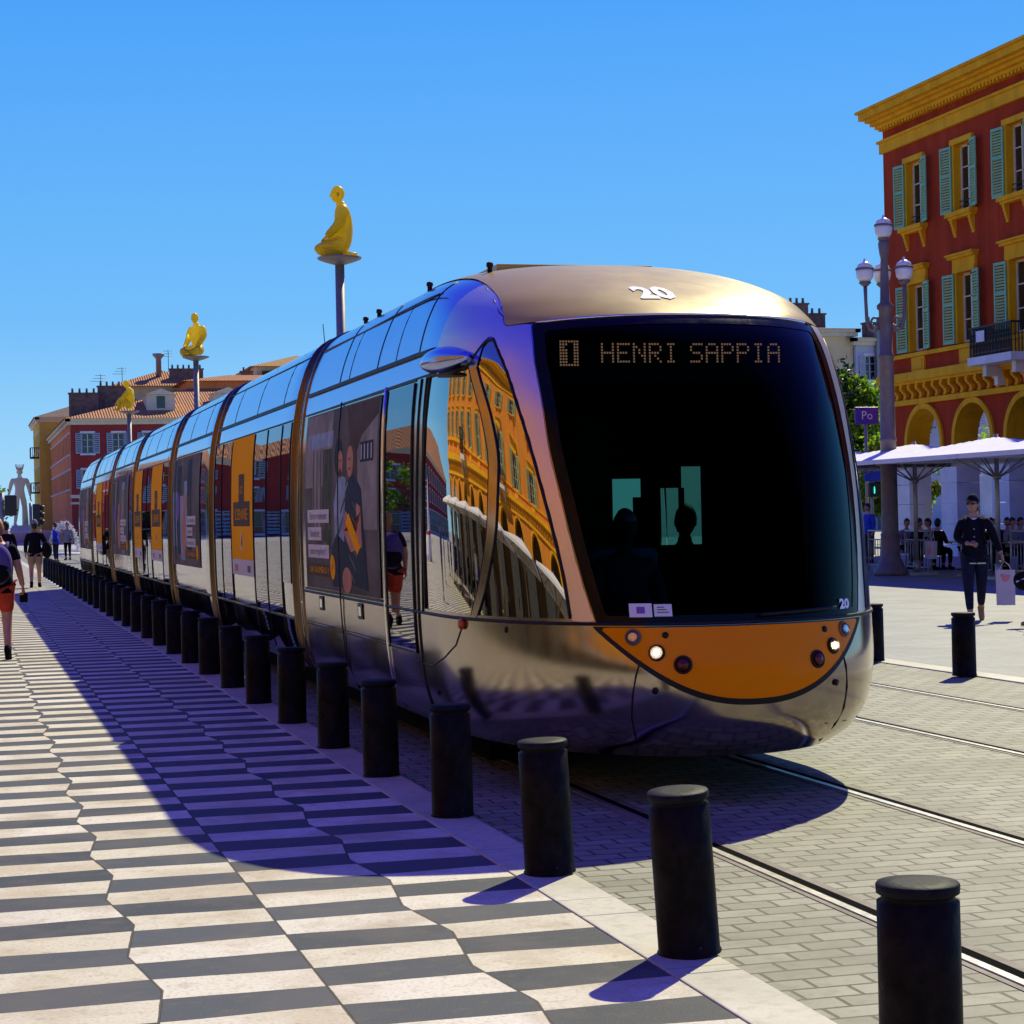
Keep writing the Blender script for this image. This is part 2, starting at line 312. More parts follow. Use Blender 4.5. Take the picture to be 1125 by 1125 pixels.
# ------------------------------------------------------------------ mesh helpers
class MB:
    def __init__(s): s.v = []; s.f = []; s.mi = []; s.sm = []
    def add(s, vs, fs, m=0, smooth=False):
        o = len(s.v); s.v += [tuple(p) for p in vs]
        for f in fs: s.f.append([i+o for i in f]); s.mi.append(m); s.sm.append(smooth)
        return s
    def box(s, x0, x1, y0, y1, z0, z1, m=0):
        v = [(x, y, z) for z in (z0, z1) for y in (y0, y1) for x in (x0, x1)]
        return s.add(v, [(0, 2, 3, 1), (4, 5, 7, 6), (0, 1, 5, 4), (2, 6, 7, 3), (0, 4, 6, 2), (1, 3, 7, 5)], m)
    def hexa(s, v8, m=0):
        return s.add(v8, [(0, 2, 3, 1), (4, 5, 7, 6), (0, 1, 5, 4), (2, 6, 7, 3), (0, 4, 6, 2), (1, 3, 7, 5)], m)
    def tube(s, pts, rad, n=10, m=0, caps=True, flat=1.0):
        pts = [Vector(p) for p in pts]
        if not hasattr(rad, '__len__'): rad = [rad]*len(pts)
        vs = []; prev = None
        for i, p in enumerate(pts):
            d = (pts[min(i+1, len(pts)-1)]-pts[max(i-1, 0)]).normalized()
            if prev is None:
                a = Vector((0, 0, 1)) if abs(d.z) < .9 else Vector((1, 0, 0))
                u = d.cross(a).normalized()
            else:
                u = (prev - d*prev.dot(d)).normalized()
            prev = u; vv = d.cross(u)
            for k in range(n):
                t = 2*math.pi*k/n; vs.append(p+u*math.cos(t)*rad[i]+vv*math.sin(t)*rad[i]*flat)
        fs = []
        for i in range(len(pts)-1):
            for k in range(n):
                a = i*n+k; b = i*n+(k+1) % n; fs.append((a, b, b+n, a+n))
        s.add(vs, fs, m, True)
        if caps:
            o = len(s.v)-len(vs); L = len(pts)-1
            s.f.append([o+k for k in reversed(range(n))]); s.mi.append(m); s.sm.append(False)
            s.f.append([o+L*n+k for k in range(n)]); s.mi.append(m); s.sm.append(False)
        return s
    def lathe(s, prof, c=(0, 0, 0), n=24, m=0, smooth=True, ax=None, sx=1, sy=1):
        # prof: (r, h); ax: axis direction
        q = Vector(ax).normalized().to_track_quat('Z', 'Y') if ax is not None else None
        vs = []; c = Vector(c)
        for r, h in prof:
            for k in range(n):
                t = 2*math.pi*k/n; p = Vector((r*math.cos(t)*sx, r*math.sin(t)*sy, h))
                vs.append((q @ p if q else p)+c)
        fs = []
        for i in range(len(prof)-1):
            for k in range(n):
                a = i*n+k; b = i*n+(k+1) % n; fs.append((a, b, b+n, a+n))
        s.add(vs, fs, m, smooth); o = len(s.v)-len(vs)
        if prof[0][0] > 1e-4: s.f.append([o+k for k in reversed(range(n))]); s.mi.append(m); s.sm.append(False)
        if prof[-1][0] > 1e-4: s.f.append([o+(len(prof)-1)*n+k for k in range(n)]); s.mi.append(m); s.sm.append(False)
        return s
    def ell(s, c, r, n=16, m=0, rot=None, k=10):
        vs = []; c = Vector(c); fs = []
        for i in range(k+1):
            a = -math.pi/2+math.pi*i/k
            for j in range(n):
                t = 2*math.pi*j/n
                p = Vector((r[0]*math.cos(a)*math.cos(t), r[1]*math.cos(a)*math.sin(t), r[2]*math.sin(a)))
                vs.append((rot @ p if rot else p)+c)
        for i in range(k):
            for j in range(n):
                a = i*n+j; b = i*n+(j+1) % n; fs.append((a, b, b+n, a+n))
        return s.add(vs, fs, m, True)
    def xform(s, mat, start=0):
        for i in range(start, len(s.v)): s.v[i] = tuple(mat @ Vector(s.v[i]))
        return s
    def build(s, name, mats, parent=None, bevel=0, merge=False):
        me = bpy.data.meshes.new(name)
        org = ORG.get(parent.name, Vector()) if parent else Vector()
        if parent is None and s.v:
            pass
        me.from_pydata([tuple(Vector(p)-org) for p in s.v], [], s.f)
        for mm in (mats if isinstance(mats, (list, tuple)) else [mats]): me.materials.append(mm)
        for p, a, b in zip(me.polygons, s.mi, s.sm): p.material_index = a; p.use_smooth = b
        o = bpy.data.objects.new(name, me); COL.objects.link(o)
        if merge:
            bm = bmesh.new(); bm.from_mesh(me); bmesh.ops.remove_doubles(bm, verts=bm.verts, dist=1e-4)
            bmesh.ops.recalc_face_normals(bm, faces=bm.faces); bm.to_mesh(me); bm.free()
        if bevel:
            md = o.modifiers.new('bevel', 'BEVEL'); md.width = bevel; md.segments = 2; md.limit_method = 'ANGLE'
        if parent: o.parent = parent
        ORG[o.name] = org
        return o
ORG = {}
def thing(name, label, cat, loc=(0, 0, 0), group=None):
    o = bpy.data.objects.new(name, None); COL.objects.link(o); o.location = loc; o.empty_display_size = .3
    o['label'] = label; o['category'] = cat
    if group: o['group'] = group
    ORG[o.name] = Vector(loc); return o
def tag(o, label, cat, group=None):
    o['label'] = label; o['category'] = cat
    if group: o['group'] = group
    return o
def struct(o): o['kind'] = 'structure'; return o
def copy_tree(o, parent=None):
    c = o.copy(); COL.objects.link(c)
    if parent: c.parent = parent
    for ch in list(o.children): copy_tree(ch, c)
    return c
def place(o, loc, rz=0, label=None):
    o.location = loc; o.rotation_euler = (0, 0, rz)
    if label: o['label'] = label
    return o
def text_geo(s, size, bold=0):
    cu = bpy.data.curves.new('txt', 'FONT'); cu.body = s; cu.size = size; cu.align_x = 'CENTER'; cu.align_y = 'CENTER'; cu.resolution_u = 2; cu.offset = bold
    o = bpy.data.objects.new('txt', cu); COL.objects.link(o)
    bpy.context.view_layer.update()
    me = bpy.data.meshes.new_from_object(o.evaluated_get(bpy.context.evaluated_depsgraph_get()))
    vs = [(v.co.x, v.co.y) for v in me.vertices]; fs = [list(p.vertices) for p in me.polygons]
    bpy.data.objects.remove(o); bpy.data.curves.remove(cu); bpy.data.meshes.remove(me)
    return vs, fs

# ------------------------------------------------------------------ ground
def sheet(name, x0, x1, y0, y1, z, m):
    return struct(MB().add([(x0, y0, z), (x1, y0, z), (x1, y1, z), (x0, y1, z)], [(0, 1, 2, 3)]).build(name, m))
sheet('ground', -1500, 1500, -800, 2500, -.014, M['ground'])
sheet('striped_pavement', -60, 2.37, -12, 140, 0, M['pave'])
sheet('tram_road', 2.63, 9.29, -12, 140, -.006, M['setts'])
sheet('plaza_paving', 9.56, 60, -12, 140, -.002, M['plaza'])
def kerb(name, x0, x1, seed):
    rnd = random.Random(seed); mb = MB(); y = -12+rnd.random()
    while y < 138:
        L = rnd.uniform(.95, 1.6); mb.box(x0, x1, y, y+L-.008, -.05, .004+rnd.uniform(0, .004)); y += L
    return struct(mb.build(name, M['kerb'], bevel=.006))
kerb('kerb_beside_pavement', 2.374, 2.632, 1); kerb('kerb_beside_plaza', 9.29, 9.555, 2)
rl = [(3.452, -1, 'steel tram rail nearest the striped pavement and row of bollards'), (4.887, 1, 'steel tram rail running under the middle of the tram front'),
      (6.632, -1, 'steel rail of the empty track, on the side next to the tram'), (8.067, 1, 'steel rail of the empty track, on the side nearest the plaza')]
for x, sgn, lab in rl:
    mb = MB().box(x-.020, x+.020, -10, 135, -.03, .0035)
    mb.box(x-.052, x-.021, -10, 135, -.03, -.0025, 1)
    o = mb.build('tram_rail', [M['steel'], M['rust']]); tag(o, lab, 'rail', 'rails set in the paving')
    MB().box(x+.021, x+.085, -10, 135, -.03, -.0040).build('groove', M['groove'], o)
    MB().box(x+.086, x+.130, -10, 135, -.03, -.0015).build('guard_lip', M['rust'], o)

# ------------------------------------------------------------------ tram
YB = 17.45
XC = 4.17
WT = [(.26, 1.14), (.35, 1.22), (.6, 1.29), (1.0, 1.318), (1.6, 1.325), (2.2, 1.31), (2.55, 1.275), (2.75, 1.235), (2.9, 1.19), (3.05, 1.125), (3.16, 1.05), (3.25, .92), (3.31, .68), (3.335, .35), (3.342, 0.02)]
PT = [(.26, 10.5), (.35, 10.36), (.5, 10.26), (.7, 10.23), (1.0, 10.29), (1.6, 10.44), (2.2, 10.68), (2.6, 10.92), (2.78, 11.1), (2.9, 11.35), (3.0, 11.62), (3.12, 12.0), (3.22, 12.4), (3.29, 12.8), (3.33, 13.3), (3.342, 13.7)]
LT = [(.26, 1.9), (1.0, 2.05), (2.0, 1.9), (2.6, 1.75), (2.8, 1.7), (3.0, 1.6), (3.342, 1.3)]
NT = [(.26, 2.0), (.6, 2.15), (1.0, 2.25), (2.4, 2.4), (2.8, 2.6), (3.0, 3.0), (3.342, 2.6)]
def interp(z, T):
    xs = [t[0] for t in T]; ys = [t[1] for t in T]
    if z <= xs[0]: return ys[0]
    if z >= xs[-1]: return ys[-1]
    i = max(j for j in range(len(xs)) if xs[j] <= z); i = min(i, len(xs)-2)
    def sl(j):
        if j == 0: return (ys[1]-ys[0])/(xs[1]-xs[0])
        if j == len(xs)-1: return (ys[-1]-ys[-2])/(xs[-1]-xs[-2])
        a = (ys[j]-ys[j-1])/(xs[j]-xs[j-1]); b = (ys[j+1]-ys[j])/(xs[j+1]-xs[j])
        return 0 if a*b <= 0 else 2*a*b/(a+b)
    h = xs[i+1]-xs[i]; t = (z-xs[i])/h
    return ys[i]*(1+2*t)*(1-t)**2+sl(i)*h*t*(1-t)**2+ys[i+1]*t*t*(3-2*t)-sl(i+1)*h*t*t*(1-t)
W_ = lambda z: interp(z, WT)
def y_at(a, z):
    W = W_(z); n = interp(z, NT); r = min(abs(a)/W, 1)
    return interp(z, PT)+interp(z, LT)*(1-(1-r**n)**(1/n))
def a_at(y, z):
    W = W_(z); P = interp(z, PT); L = interp(z, LT); n = interp(z, NT)
    t = (y-P)/L
    if t >= 1: return W
    if t <= 0: return 0
    return W*(1-(1-t)**n)**(1/n)
# parameter grid of the cab skin
zs = []
z = .26
while z < 2.995: zs.append(z); z += .0195
for k in range(0, 29): zs.append(3.0+.342*math.sin(math.pi/2*k/28))
NS, NN = 40, 150
def cab_row(z):
    W = W_(z); P = interp(z, PT); L = interp(z, LT); n = interp(z, NT); r = []
    for i in range(NS): t = i/NS; r.append((-W, YB+(P+L-YB)*t, z))
    for i in range(NN+1):
        ph = -math.pi/2+math.pi*i/NN; s = math.sin(ph); c = math.cos(ph)
        r.append((math.copysign(W*abs(s)**(2/n), s), P+L*(1-max(c, 0)**(2/n)), z))
    for i in range(1, NS+1): t = i/NS; r.append((W, P+L+(YB-P-L)*t, z))
    return r
GRID = [cab_row(z) for z in zs]
NI = len(GRID[0]); NJ = len(zs)
NORM = []
for j in range(NJ):
    row = []
    for i in range(NI):
        a = Vector(GRID[j][min(i+1, NI-1)])-Vector(GRID[j][max(i-1, 0)])
        b = Vector(GRID[min(j+1, NJ-1)][i])-Vector(GRID[max(j-1, 0)][i])
        nn = a.cross(b)
        row.append(nn.normalized() if nn.length > 1e-9 else Vector((0, 0, 1)))
    NORM.append(row)
def skin_n(a, z, y=None):
    e = .02
    if y is None: y = y_at(a, z)
    s = 1 if a >= 0 else -1
    if abs(a) < .6*W_(z):
        da = (y_at(a+e, z)-y_at(a-e, z))/(2*e); dz = (y_at(a, z+e)-y_at(a, z-e))/(2*e)
        return Vector((da, -1, dz)).normalized()
    dy = (a_at(y+e, z)-a_at(y-e, z))/(2*e); dz = (a_at(y, z+e)-a_at(y, z-e))/(2*e)
    return Vector((s, -s*0-dy, -dz)).normalized() if s > 0 else Vector((-1, -dy, -dz)).normalized()
def patch(field, off=0, mirror_y=None, flip=False):
    mb = MB(); vals = [[field(*p) for p in row] for row in GRID]
    vid = {}
    def put(key, p, n):
        if key not in vid:
            q = Vector(p)+n*off
            y = q.y if mirror_y is None else mirror_y-q.y
            vid[key] = len(mb.v); mb.v.append((q.x+XC, y, q.z))
        return vid[key]
    for j in range(NJ-1):
        for i in range(NI-1):
            cs = [(i, j), (i+1, j), (i+1, j+1), (i, j+1)]
            vv = [vals[b][a] for a, b in cs]
            if max(vv) <= 0: continue
            poly = []
            for k in range(4):
                (a, b), v0 = cs[k], vv[k]; (a2, b2), v1 = cs[(k+1) % 4], vv[(k+1) % 4]
                if v0 > 0: poly.append(put((a, b), GRID[b][a], NORM[b][a]))
                if (v0 > 0) != (v1 > 0):
                    t = v0/(v0-v1); key = ('e',)+tuple(sorted(((a, b), (a2, b2))))
                    p = Vector(GRID[b][a]).lerp(Vector(GRID[b2][a2]), t); n = NORM[b][a].lerp(NORM[b2][a2], t).normalized()
                    poly.append(put(key, p, n))
            if len(poly) >= 3:
                rev = (mirror_y is not None) != flip
                mb.f.append(poly[::-1] if rev else poly); mb.mi.append(0); mb.sm.append(True)
    return mb
# outlines in (a, y, z)
WSB = [(.95, .775), (1.0, .785), (1.25, .835), (1.65, .89), (2.1, .925), (2.5, .925), (2.7, .905), (2.8, .885)]
def f_ws(a, y, z, inset=0):
    if y > 13: return -1
    return min(interp(z, WSB)-abs(a), z-1.008, (2.79-.03*abs(a)**2)-z)-inset
SWF = [(1.0, 10.73), (1.31, 10.81), (1.59, 10.91), (1.875, 11.04), (2.08, 11.15), (2.26, 11.26), (2.43, 11.38), (2.58, 11.51), (2.72, 11.66)]
STR = [(1.0, 11.58), (1.25, 11.44), (1.6, 11.36), (1.9, 11.38), (2.2, 11.5), (2.53, 11.75)]
def f_sw(a, y, z):
    top = 2.53 if y > 11.82 else 2.53+.17*min(1, max(0, (11.82-y)/.13))
    return min(12.53-y, y-interp(z, SWF), z-1.045, top-z)
def f_strut(a, y, z): return .045-abs(y-interp(z, STR))
def f_rwin(a, y, z):    # passenger windows on the far side
    if a < 1: return -1
    return max(min(y-13.9, 15.3-y, z-1.05, 2.45-z), min(y-15.38, 16.95-y, z-1.05, 2.45-z))
def f_or(a, y, z):
    if y > 12: return -1
    return min(1.0-z, z-(.597+.405*(abs(a)/.785)**2.35))
def f_body(a, y, z): return -max(f_ws(a, y, z), f_sw(a, y, z) if a < 0 else f_sw(a, y, z), f_rwin(a, y, z))
def f_hood(a, y, z):
    lim = .90+.11*max(0, min(1, (3.18-z)/.42))
    return min(lim-abs(a), z-2.795+.03*a*a, 14.2-y)
tram = thing('tram', 'long silver tram with orange nose panel, seven linked carriages and adverts along its side', 'tram', (XC, 30, 0))
P_ = lambda mb, n, m, par=None, **k: mb.build(n, m, par or tram, **k)
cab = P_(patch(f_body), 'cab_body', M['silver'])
P_(patch(f_body, -.05, flip=True), 'cab_lining', M['lining'])
P_(patch(f_hood, .007), 'roof_hood', M['hood'])
ws = P_(patch(lambda a, y, z: f_ws(a, y, z, .05), -.004), 'windscreen', M['wind'])
P_(patch(lambda a, y, z: min(f_ws(a, y, z), -f_ws(a, y, z, .055)), 0), 'windscreen_border', M['frit'])
P_(patch(lambda a, y, z: min(f_sw(a, y, z), -f_strut(a, y, z), -a), -.003), 'cab_side_window', M['cabglass'])
P_(patch(lambda a, y, z: min(f_sw(a, y, z), -f_strut(a, y, z), a), -.003), 'cab_side_window', M['rightglass'])
for s in (-1, 1):
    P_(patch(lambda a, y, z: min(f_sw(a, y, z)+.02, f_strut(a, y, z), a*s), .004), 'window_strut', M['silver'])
P_(patch(f_rwin, -.003), 'passenger_window', M['filmglass'])
orp = P_(patch(f_or, .004), 'orange_panel', M['orange'])
P_(patch(lambda a, y, z: min(f_or(a, y, z)+.030, -f_or(a, y, z)+.004, 1.004-z, .9-abs(a)), .006), 'panel_gasket', M['black'])
def skin_line(pts, r, name='panel_seam', m='black', off=.001, my=None):
    """pts: (side, y, z) or ('f', a, z) on the cab skin"""
    q = []
    for p in pts:
        if p[0] == 'f': a, z = p[1], p[2]; y = y_at(a, z)
        else: y, z = p[1], p[2]; a = p[0]*a_at(y, z)
        n = skin_n(a, z, y); v = Vector((a+XC, y, z))+n*off
        if my: v.y = my-v.y
        q.append(v)
    return MB().tube(q, r, 6)
def smooth_pts(pts, n=10):
    out = []
    for i in range(len(pts)-1):
        for k in range(n): out.append(tuple(pts[i][c] if isinstance(pts[i][c], str) else pts[i][c]+(pts[i+1][c]-pts[i][c])*k/n for c in range(3)))
    return out+[pts[-1]]
for s in (-1, 1):
    belt = [(s, 17.3-(17.3-11.0)*k/40, 1.018) for k in range(41)]
    belt = [b for b in belt if b[1] > 11.3]+[('f', s*(a_at(11.3, 1.018)*(1-k/30.)), 1.018) for k in range(31)]
    P_(skin_line(belt, .011), 'belt_seal', M['black'])
    P_(skin_line(smooth_pts([(s, 17.2, 2.70), (s, 12.45, 2.70)], 30), .017), 'cant_rail_seal', M['black'])
    P_(skin_line(smooth_pts([(s, 17.2, 2.53), (s, 11.85, 2.545)], 30), .007), 'panel_seam', M['black'])
    P_(skin_line([('f', s*.9, 3.16), ('f', s*.95, 3.06), ('f', s*.985, 2.95), ('f', s*1.0, 2.86), ('f', s*.985, 2.79)], .005), 'panel_seam', M['black'])
    P_(skin_line(smooth_pts([(s, 12.45, 2.70), (s, 12.46, 2.53), (s, 12.62, 1.02)], 8), .008), 'panel_seam', M['black'])
    P_(skin_line(smooth_pts([(s, 12.68, 2.53), (s, 12.74, 1.02), (s, 12.72, .36)], 10), .010), 'panel_seam', M['black'])
    P_(skin_line(smooth_pts([(s, 12.75, .68), (s, 12.45, .685), (s, 12.1, .76), (s, 11.85, .85), (s, 11.72, .98)], 6), .005), 'panel_seam', M['black'])
    P_(skin_line([('f', s*.60, .82-.03*0), ('f', s*.625, .74), ('f', s*.64, .62), ('f', s*.635, .5), ('f', s*.60, .40), ('f', s*.55, .3)], .006), 'panel_seam', M['black'])
    P_(skin_line([('f', s*.5, .42), ('f', s*.7, .41), ('f', s*.9, .40), ('f', s*1.05, .395)], .003), 'panel_seam', M['black'])
    lst = [(s, 13.0, 3.12), (s, 14.0, 3.12), (s, 15.5, 3.10), (s, 17.2, 3.08)]
    P_(skin_line(smooth_pts(lst, 8), .005), 'panel_seam', M['black'])
    for yy in (12.9, 14.3, 15.8):
        P_(skin_line(smooth_pts([(s, yy, 2.72), (s, yy+.02, 3.0), (s, yy+.1, 3.2)], 8), .004), 'panel_seam', M['black'])
    a = a_at(11.72, .985)*s
    P_(MB().ell((XC+a+s*.012, 11.72, .985), (.022, .03, .035), 12), 'side_reflector', M['reflector'])
    for yy, zz in ((12.4, .52), (11.9, 2.62), (11.2, .97)):
        P_(MB().ell((XC+s*a_at(yy, zz), yy, zz), (.012, .012, .02), 10), 'grommet', M['black'])
    edge = [(s, interp(z, SWF), z) for z in [1.045+(2.695-1.045)*k/24 for k in range(25)]]+[(s, 11.685, 2.69), (s, 11.725, 2.65), (s, 11.765, 2.60), (s, 11.80, 2.555), (s, 11.85, 2.533)]+[(s, 11.85+.68*k/8, 2.53) for k in range(1, 9)]+[(s, 12.53, 2.53-(2.53-1.045)*k/12) for k in range(1, 13)]
    P_(skin_line(edge, .010), 'window_seal', M['black'])
    P_(patch(lambda a, y, z: min(-f_ws(a, y, z)-.004, -f_sw(a, y, z)-.012, z-1.03, (3.16-z), f_hood(a, y, z) < -.004 and .01 or -.01, (interp(z, SWF)-y if z < 2.5 else 12.4-y), a*s-.6), .003), 'front_pillar', M['pillar'])
    for dy in (-.045, .045): P_(skin_line([(s, interp(z, STR)+dy, z) for z in [1.045+1.485*k/20 for k in range(21)]], .006), 'window_seal', M['black'])
mm = MB(); mp = []
for k in range(15):
    t = k/14.; mp.append((max(.004, .085*math.sin(math.pi*min(1, t*.80+.10))**.8*(1-.2*t)), t))
mm.lathe([(0, -.004)]+[(r, .86*t) for r, t in mp]+[(0, .862)], (XC-1.275, 12.62, 2.625), 24, ax=(.085, -1, -.035), sx=1.15, sy=1.15)
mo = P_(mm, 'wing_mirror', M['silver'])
P_(MB().lathe([(0, 0), (.05, .004), (.05, .012), (0, .014)], (XC-1.245, 12.10, 2.522), 20, ax=(0, 0, -1), sx=.9, sy=4.5), 'mirror_underside', M['black'], mo)
# windscreen top edge strip and wiper
tp = [('f', -.87+1.74*k/30, 2.792-.03*(-.87+1.74*k/30)**2) for k in range(31)]
P_(skin_line(tp, .008, off=.004), 'windscreen_top_trim', M['chrome'])
wp = [('f', .05+.5*k/12, 1.05+.02*k/12) for k in range(13)]
P_(skin_line(wp, .010, off=.03), 'wiper', M['black'])
P_(MB().box(XC-.62, XC+.5, 13.2, 16.0, 3.30, 3.352), 'roof_fairing', M['hood'], bevel=.008)
for aa, yy, zz in ((-.75, 12.9, 3.26), (-.93, 13.9, 3.245), (-.95, 15.6, 3.23), (-.9, 16.4, 3.25)):
    P_(MB().lathe([(.018, -.03), (.018, .03), (.026, .035), (.022, .06), (0, .065)], (XC+aa, yy, zz), 10), 'roof_knob', M['black'])
# lamps
def lamp(a, z, r, kind):
    y = y_at(a, z); n = skin_n(a, z); c = Vector((a+XC, y, z))+n*.004
    o = P_(MB().lathe([(r*1.28, 0), (r*1.28, .008), (r*1.12, .014), (r, .010)], c, 28, ax=n), {'on': 'headlight', 'off': 'upper_headlight', 'red': 'tail_light'}[kind], M['rust'] if kind == 'off' else M['black'])
    if kind == 'on':
        P_(MB().lathe([(r*.62, .010), (r*.5, .026), (r*.2, .036), (0, .037)], c, 20, ax=n), 'bulb', M['lamp_on'], o)
        P_(MB().lathe([(r*.45, .011), (r*.98, .018)], c, 24, ax=n), 'reflector_bowl', M['chrome'], o)
        P_(MB().lathe([(r*.98, .018), (r*.62, .034)], c, 24, ax=n), 'lens', M['lens'], o)
    elif kind == 'off':
        P_(MB().lathe([(0, .004), (r*.3, .012), (r*.5, .006), (r*.98, .018)], c, 24, ax=n), 'reflector_bowl', M['chrome'], o)
        P_(MB().lathe([(r*.98, .018), (r*.6, .030), (0, .034)], c, 24, ax=n), 'lens', M['lens'], o)
    else:
        P_(MB().lathe([(r*.98, .012), (r*.6, .024), (0, .028)], c, 24, ax=n), 'lens', M['redlens'], o)
for s in (-1, 1):
    lamp(s*.625, .945, .036, 'off'); lamp(s*.52, .86, .036, 'on'); lamp(s*.395, .795, .040, 'red')
    for a, z in ((.47, .955), (.535, .655)):
        n = skin_n(s*a, z); P_(MB().lathe([(.018, 0), (.018, .012), (0, .013)], Vector((XC+s*a, y_at(a, z), z)), 14, ax=n), 'grommet', M['black'])
# numbers on hood and glass
def skin_text(txt, size, a0, z0, off, m, sx=1.0, name='fleet_number'):
    vs, fs = text_geo(txt, size, size*.045); mb = MB(); q = []
    for x, zz in vs:
        a = a0+x*sx; zc = z0+zz; n = skin_n(a, zc); q.append(Vector((a+XC, y_at(a, zc), zc))+n*off)
    mb.add(q, fs, 0, False); return P_(mb, name, m)
skin_text('20', .135, -.10, 2.95, .0125, M['decal'], 1.75)
skin_text('20', .075, .66, 1.085, .004, M['decal'], 1.15)
def skin_rect(a0, a1, z0, z1, off, m, name, par=None):
    mb = MB(); q = []
    for k in range(9):
        a = a0+(a1-a0)*k/8
        for z in (z0, z1): q.append(Vector((a+XC, y_at(a, z), z))+skin_n(a, z)*off)
    return P_(mb.add(q, [(2*k, 2*k+2, 2*k+3, 2*k+1) for k in range(8)]), name, m, par)
st1 = skin_rect(-.635, -.525, 1.055, 1.13, .002, M['sticker'], 'windscreen_sticker')
skin_rect(-.60, -.56, 1.075, 1.112, .004, M['poster_pu'], 'sticker_symbol', st1)
st2 = skin_rect(-.515, -.425, 1.058, 1.125, .002, M['sticker'], 'windscreen_sticker')
for k in range(3): skin_rect(-.50, -.44-.012*k, 1.078+.014*k, 1.083+.014*k, .004, M['ink'], 'sticker_text', st2)
# destination display (dot matrix)
F57 = {'H': '10001 10001 10001 11111 10001 10001 10001', 'E': '11111 10000 10000 11110 10000 10000 11111', 'N': '10001 11001 10101 10101 10011 10001 10001',
       'R': '11110 10001 10001 11110 10100 10010 10001', 'I': '01110 00100 00100 00100 00100 00100 01110', 'S': '01111 10000 10000 01110 00001 00001 11110',
       'A': '01110 10001 10001 11111 10001 10001 10001', 'P': '11110 10001 10001 11110 10000 10000 10000'}
disp = P_(MB().box(XC-.95, XC+.95, 11.47, 11.53, 2.42, 2.74), 'destination_display', M['lining'])
dm = MB(); ps = .0176
def dot(a, z): dm.add([(XC+a-.0056, 11.462, z-.0056), (XC+a+.0056, 11.462, z-.0056), (XC+a+.0056, 11.462, z+.0056), (XC+a-.0056, 11.462, z+.0056)], [(0, 1, 2, 3)])
one = '1111111 1110011 1100011 1110011 1110011 1110011 1110011 1110011 1111111'.split()
for r, row in enumerate(one):
    for c, ch in enumerate(row):
        if ch == '1': dot(-.705+c*ps, 2.665-r*ps)
x = -.445
for ch in 'HENRI SAPPIA':
    if ch != ' ':
        for r, row in enumerate(F57[ch].split()):
            for c, b in enumerate(row):
                if b == '1': dot(x+c*ps*.98, 2.65-r*ps)
    x += ps*(5.75 if ch != ' ' else 3.6)
P_(dm, 'led_letters', M['led'], disp)
# cab interior
P_(MB().box(XC-.75, XC+.75, 11.0, 12.2, .42, .46).box(XC-1.15, XC+1.15, 12.2, 17.3, .42, .46), 'floor', M['lining'])
P_(MB().box(XC-.9, XC+.9, 10.95, 11.6, .46, .97), 'dashboard', M['iron'], bevel=.05)
pw = MB()
for y0, y1, z0, z1 in ((-1.22, .19, .46, 2.6), (-1.1, 1.1, 2.6, 2.9), (.42, .54, .46, 2.6), (.87, 1.24, .46, 2.6), (.19, .42, .46, 1.55), (.19, .42, 1.87, 2.6), (.54, .87, .46, 1.40), (.54, .87, 1.95, 2.6)):
    pw.box(XC+y0, XC+y1, 13.25, 13.32, z0, z1)
pw.box(XC+.54, XC+.70, 13.25, 13.32, 1.80, 1.96).box(XC+.70, XC+.72, 13.25, 13.32, 1.4, 1.8).box(XC+.36, XC+.42, 13.25, 13.32, 1.55, 1.74)
P_(pw, 'cab_partition', M['lining'])
P_(MB().box(XC-.22, XC+.26, 12.5, 12.62, .9, 1.4).box(XC-.22, XC+.26, 12.1, 12.6, .8, .9), 'driver_seat', M['seat'], bevel=.04)
for yy in (14.6, 16.0):
    P_(MB().box(XC+.55, XC+1.0, yy+.5, yy+.58, .9, 1.5).box(XC+.55, XC+1.0, yy, yy+.5, .82, .9), 'passenger_seat', M['seat'], bevel=.03)
P_(MB().box(XC-.95, XC+.95, 12.4, 52.0, .07, .33).box(XC-.7, XC+.7, 11.2, 12.4, .24, .30), 'underframe', M['lining'])

# ------ carriages
PROF = [(W_(z), z) for z in (.30, .40, .5, .62, .8, 1.0, 1.3, 1.6, 1.9, 2.2, 2.4, 2.55, 2.68, 2.78, 2.88, 2.97, 3.05, 3.11, 3.16, 3.20, 3.24, 3.27, 3.295, 3.31, 3.325, 3.335, 3.34)]
def loop(inset, y):
    r = [(XC-max(w-inset, 0), y, z-inset*.8*(z > 2.9)) for w, z in PROF]
    return r+[(XC+max(w-inset, 0), y, z-inset*.8*(z > 2.9)) for w, z in reversed(PROF)]
def shell(ys, m=0):
    mb = MB(); n = len(PROF)*2; vs = []
    for ins, y in ys: vs += loop(ins, y)
    fs = [(i*n+k, i*n+k+1, (i+1)*n+k+1, (i+1)*n+k) for i in range(len(ys)-1) for k in range(n-1)]
    mb.add(vs, fs, m, True); return mb
CUTS = [17.6, 23.85, 28.75, 35.2, 40.75, 46.95]; GAP = .21
def side_pt(y, z, off): return Vector((XC-W_(z)-off, y, z))
def clip(poly, axis, v, keep_gt):
    out = []
    for i in range(len(poly)):
        a, b = poly[i], poly[(i+1) % len(poly)]
        ia = (a[axis] > v) == keep_gt; ib = (b[axis] > v) == keep_gt
        if ia: out.append(a)
        if ia != ib:
            t = (v-a[axis])/(b[axis]-a[axis]); out.append((a[0]+(b[0]-a[0])*t, a[1]+(b[1]-a[1])*t))
    return out
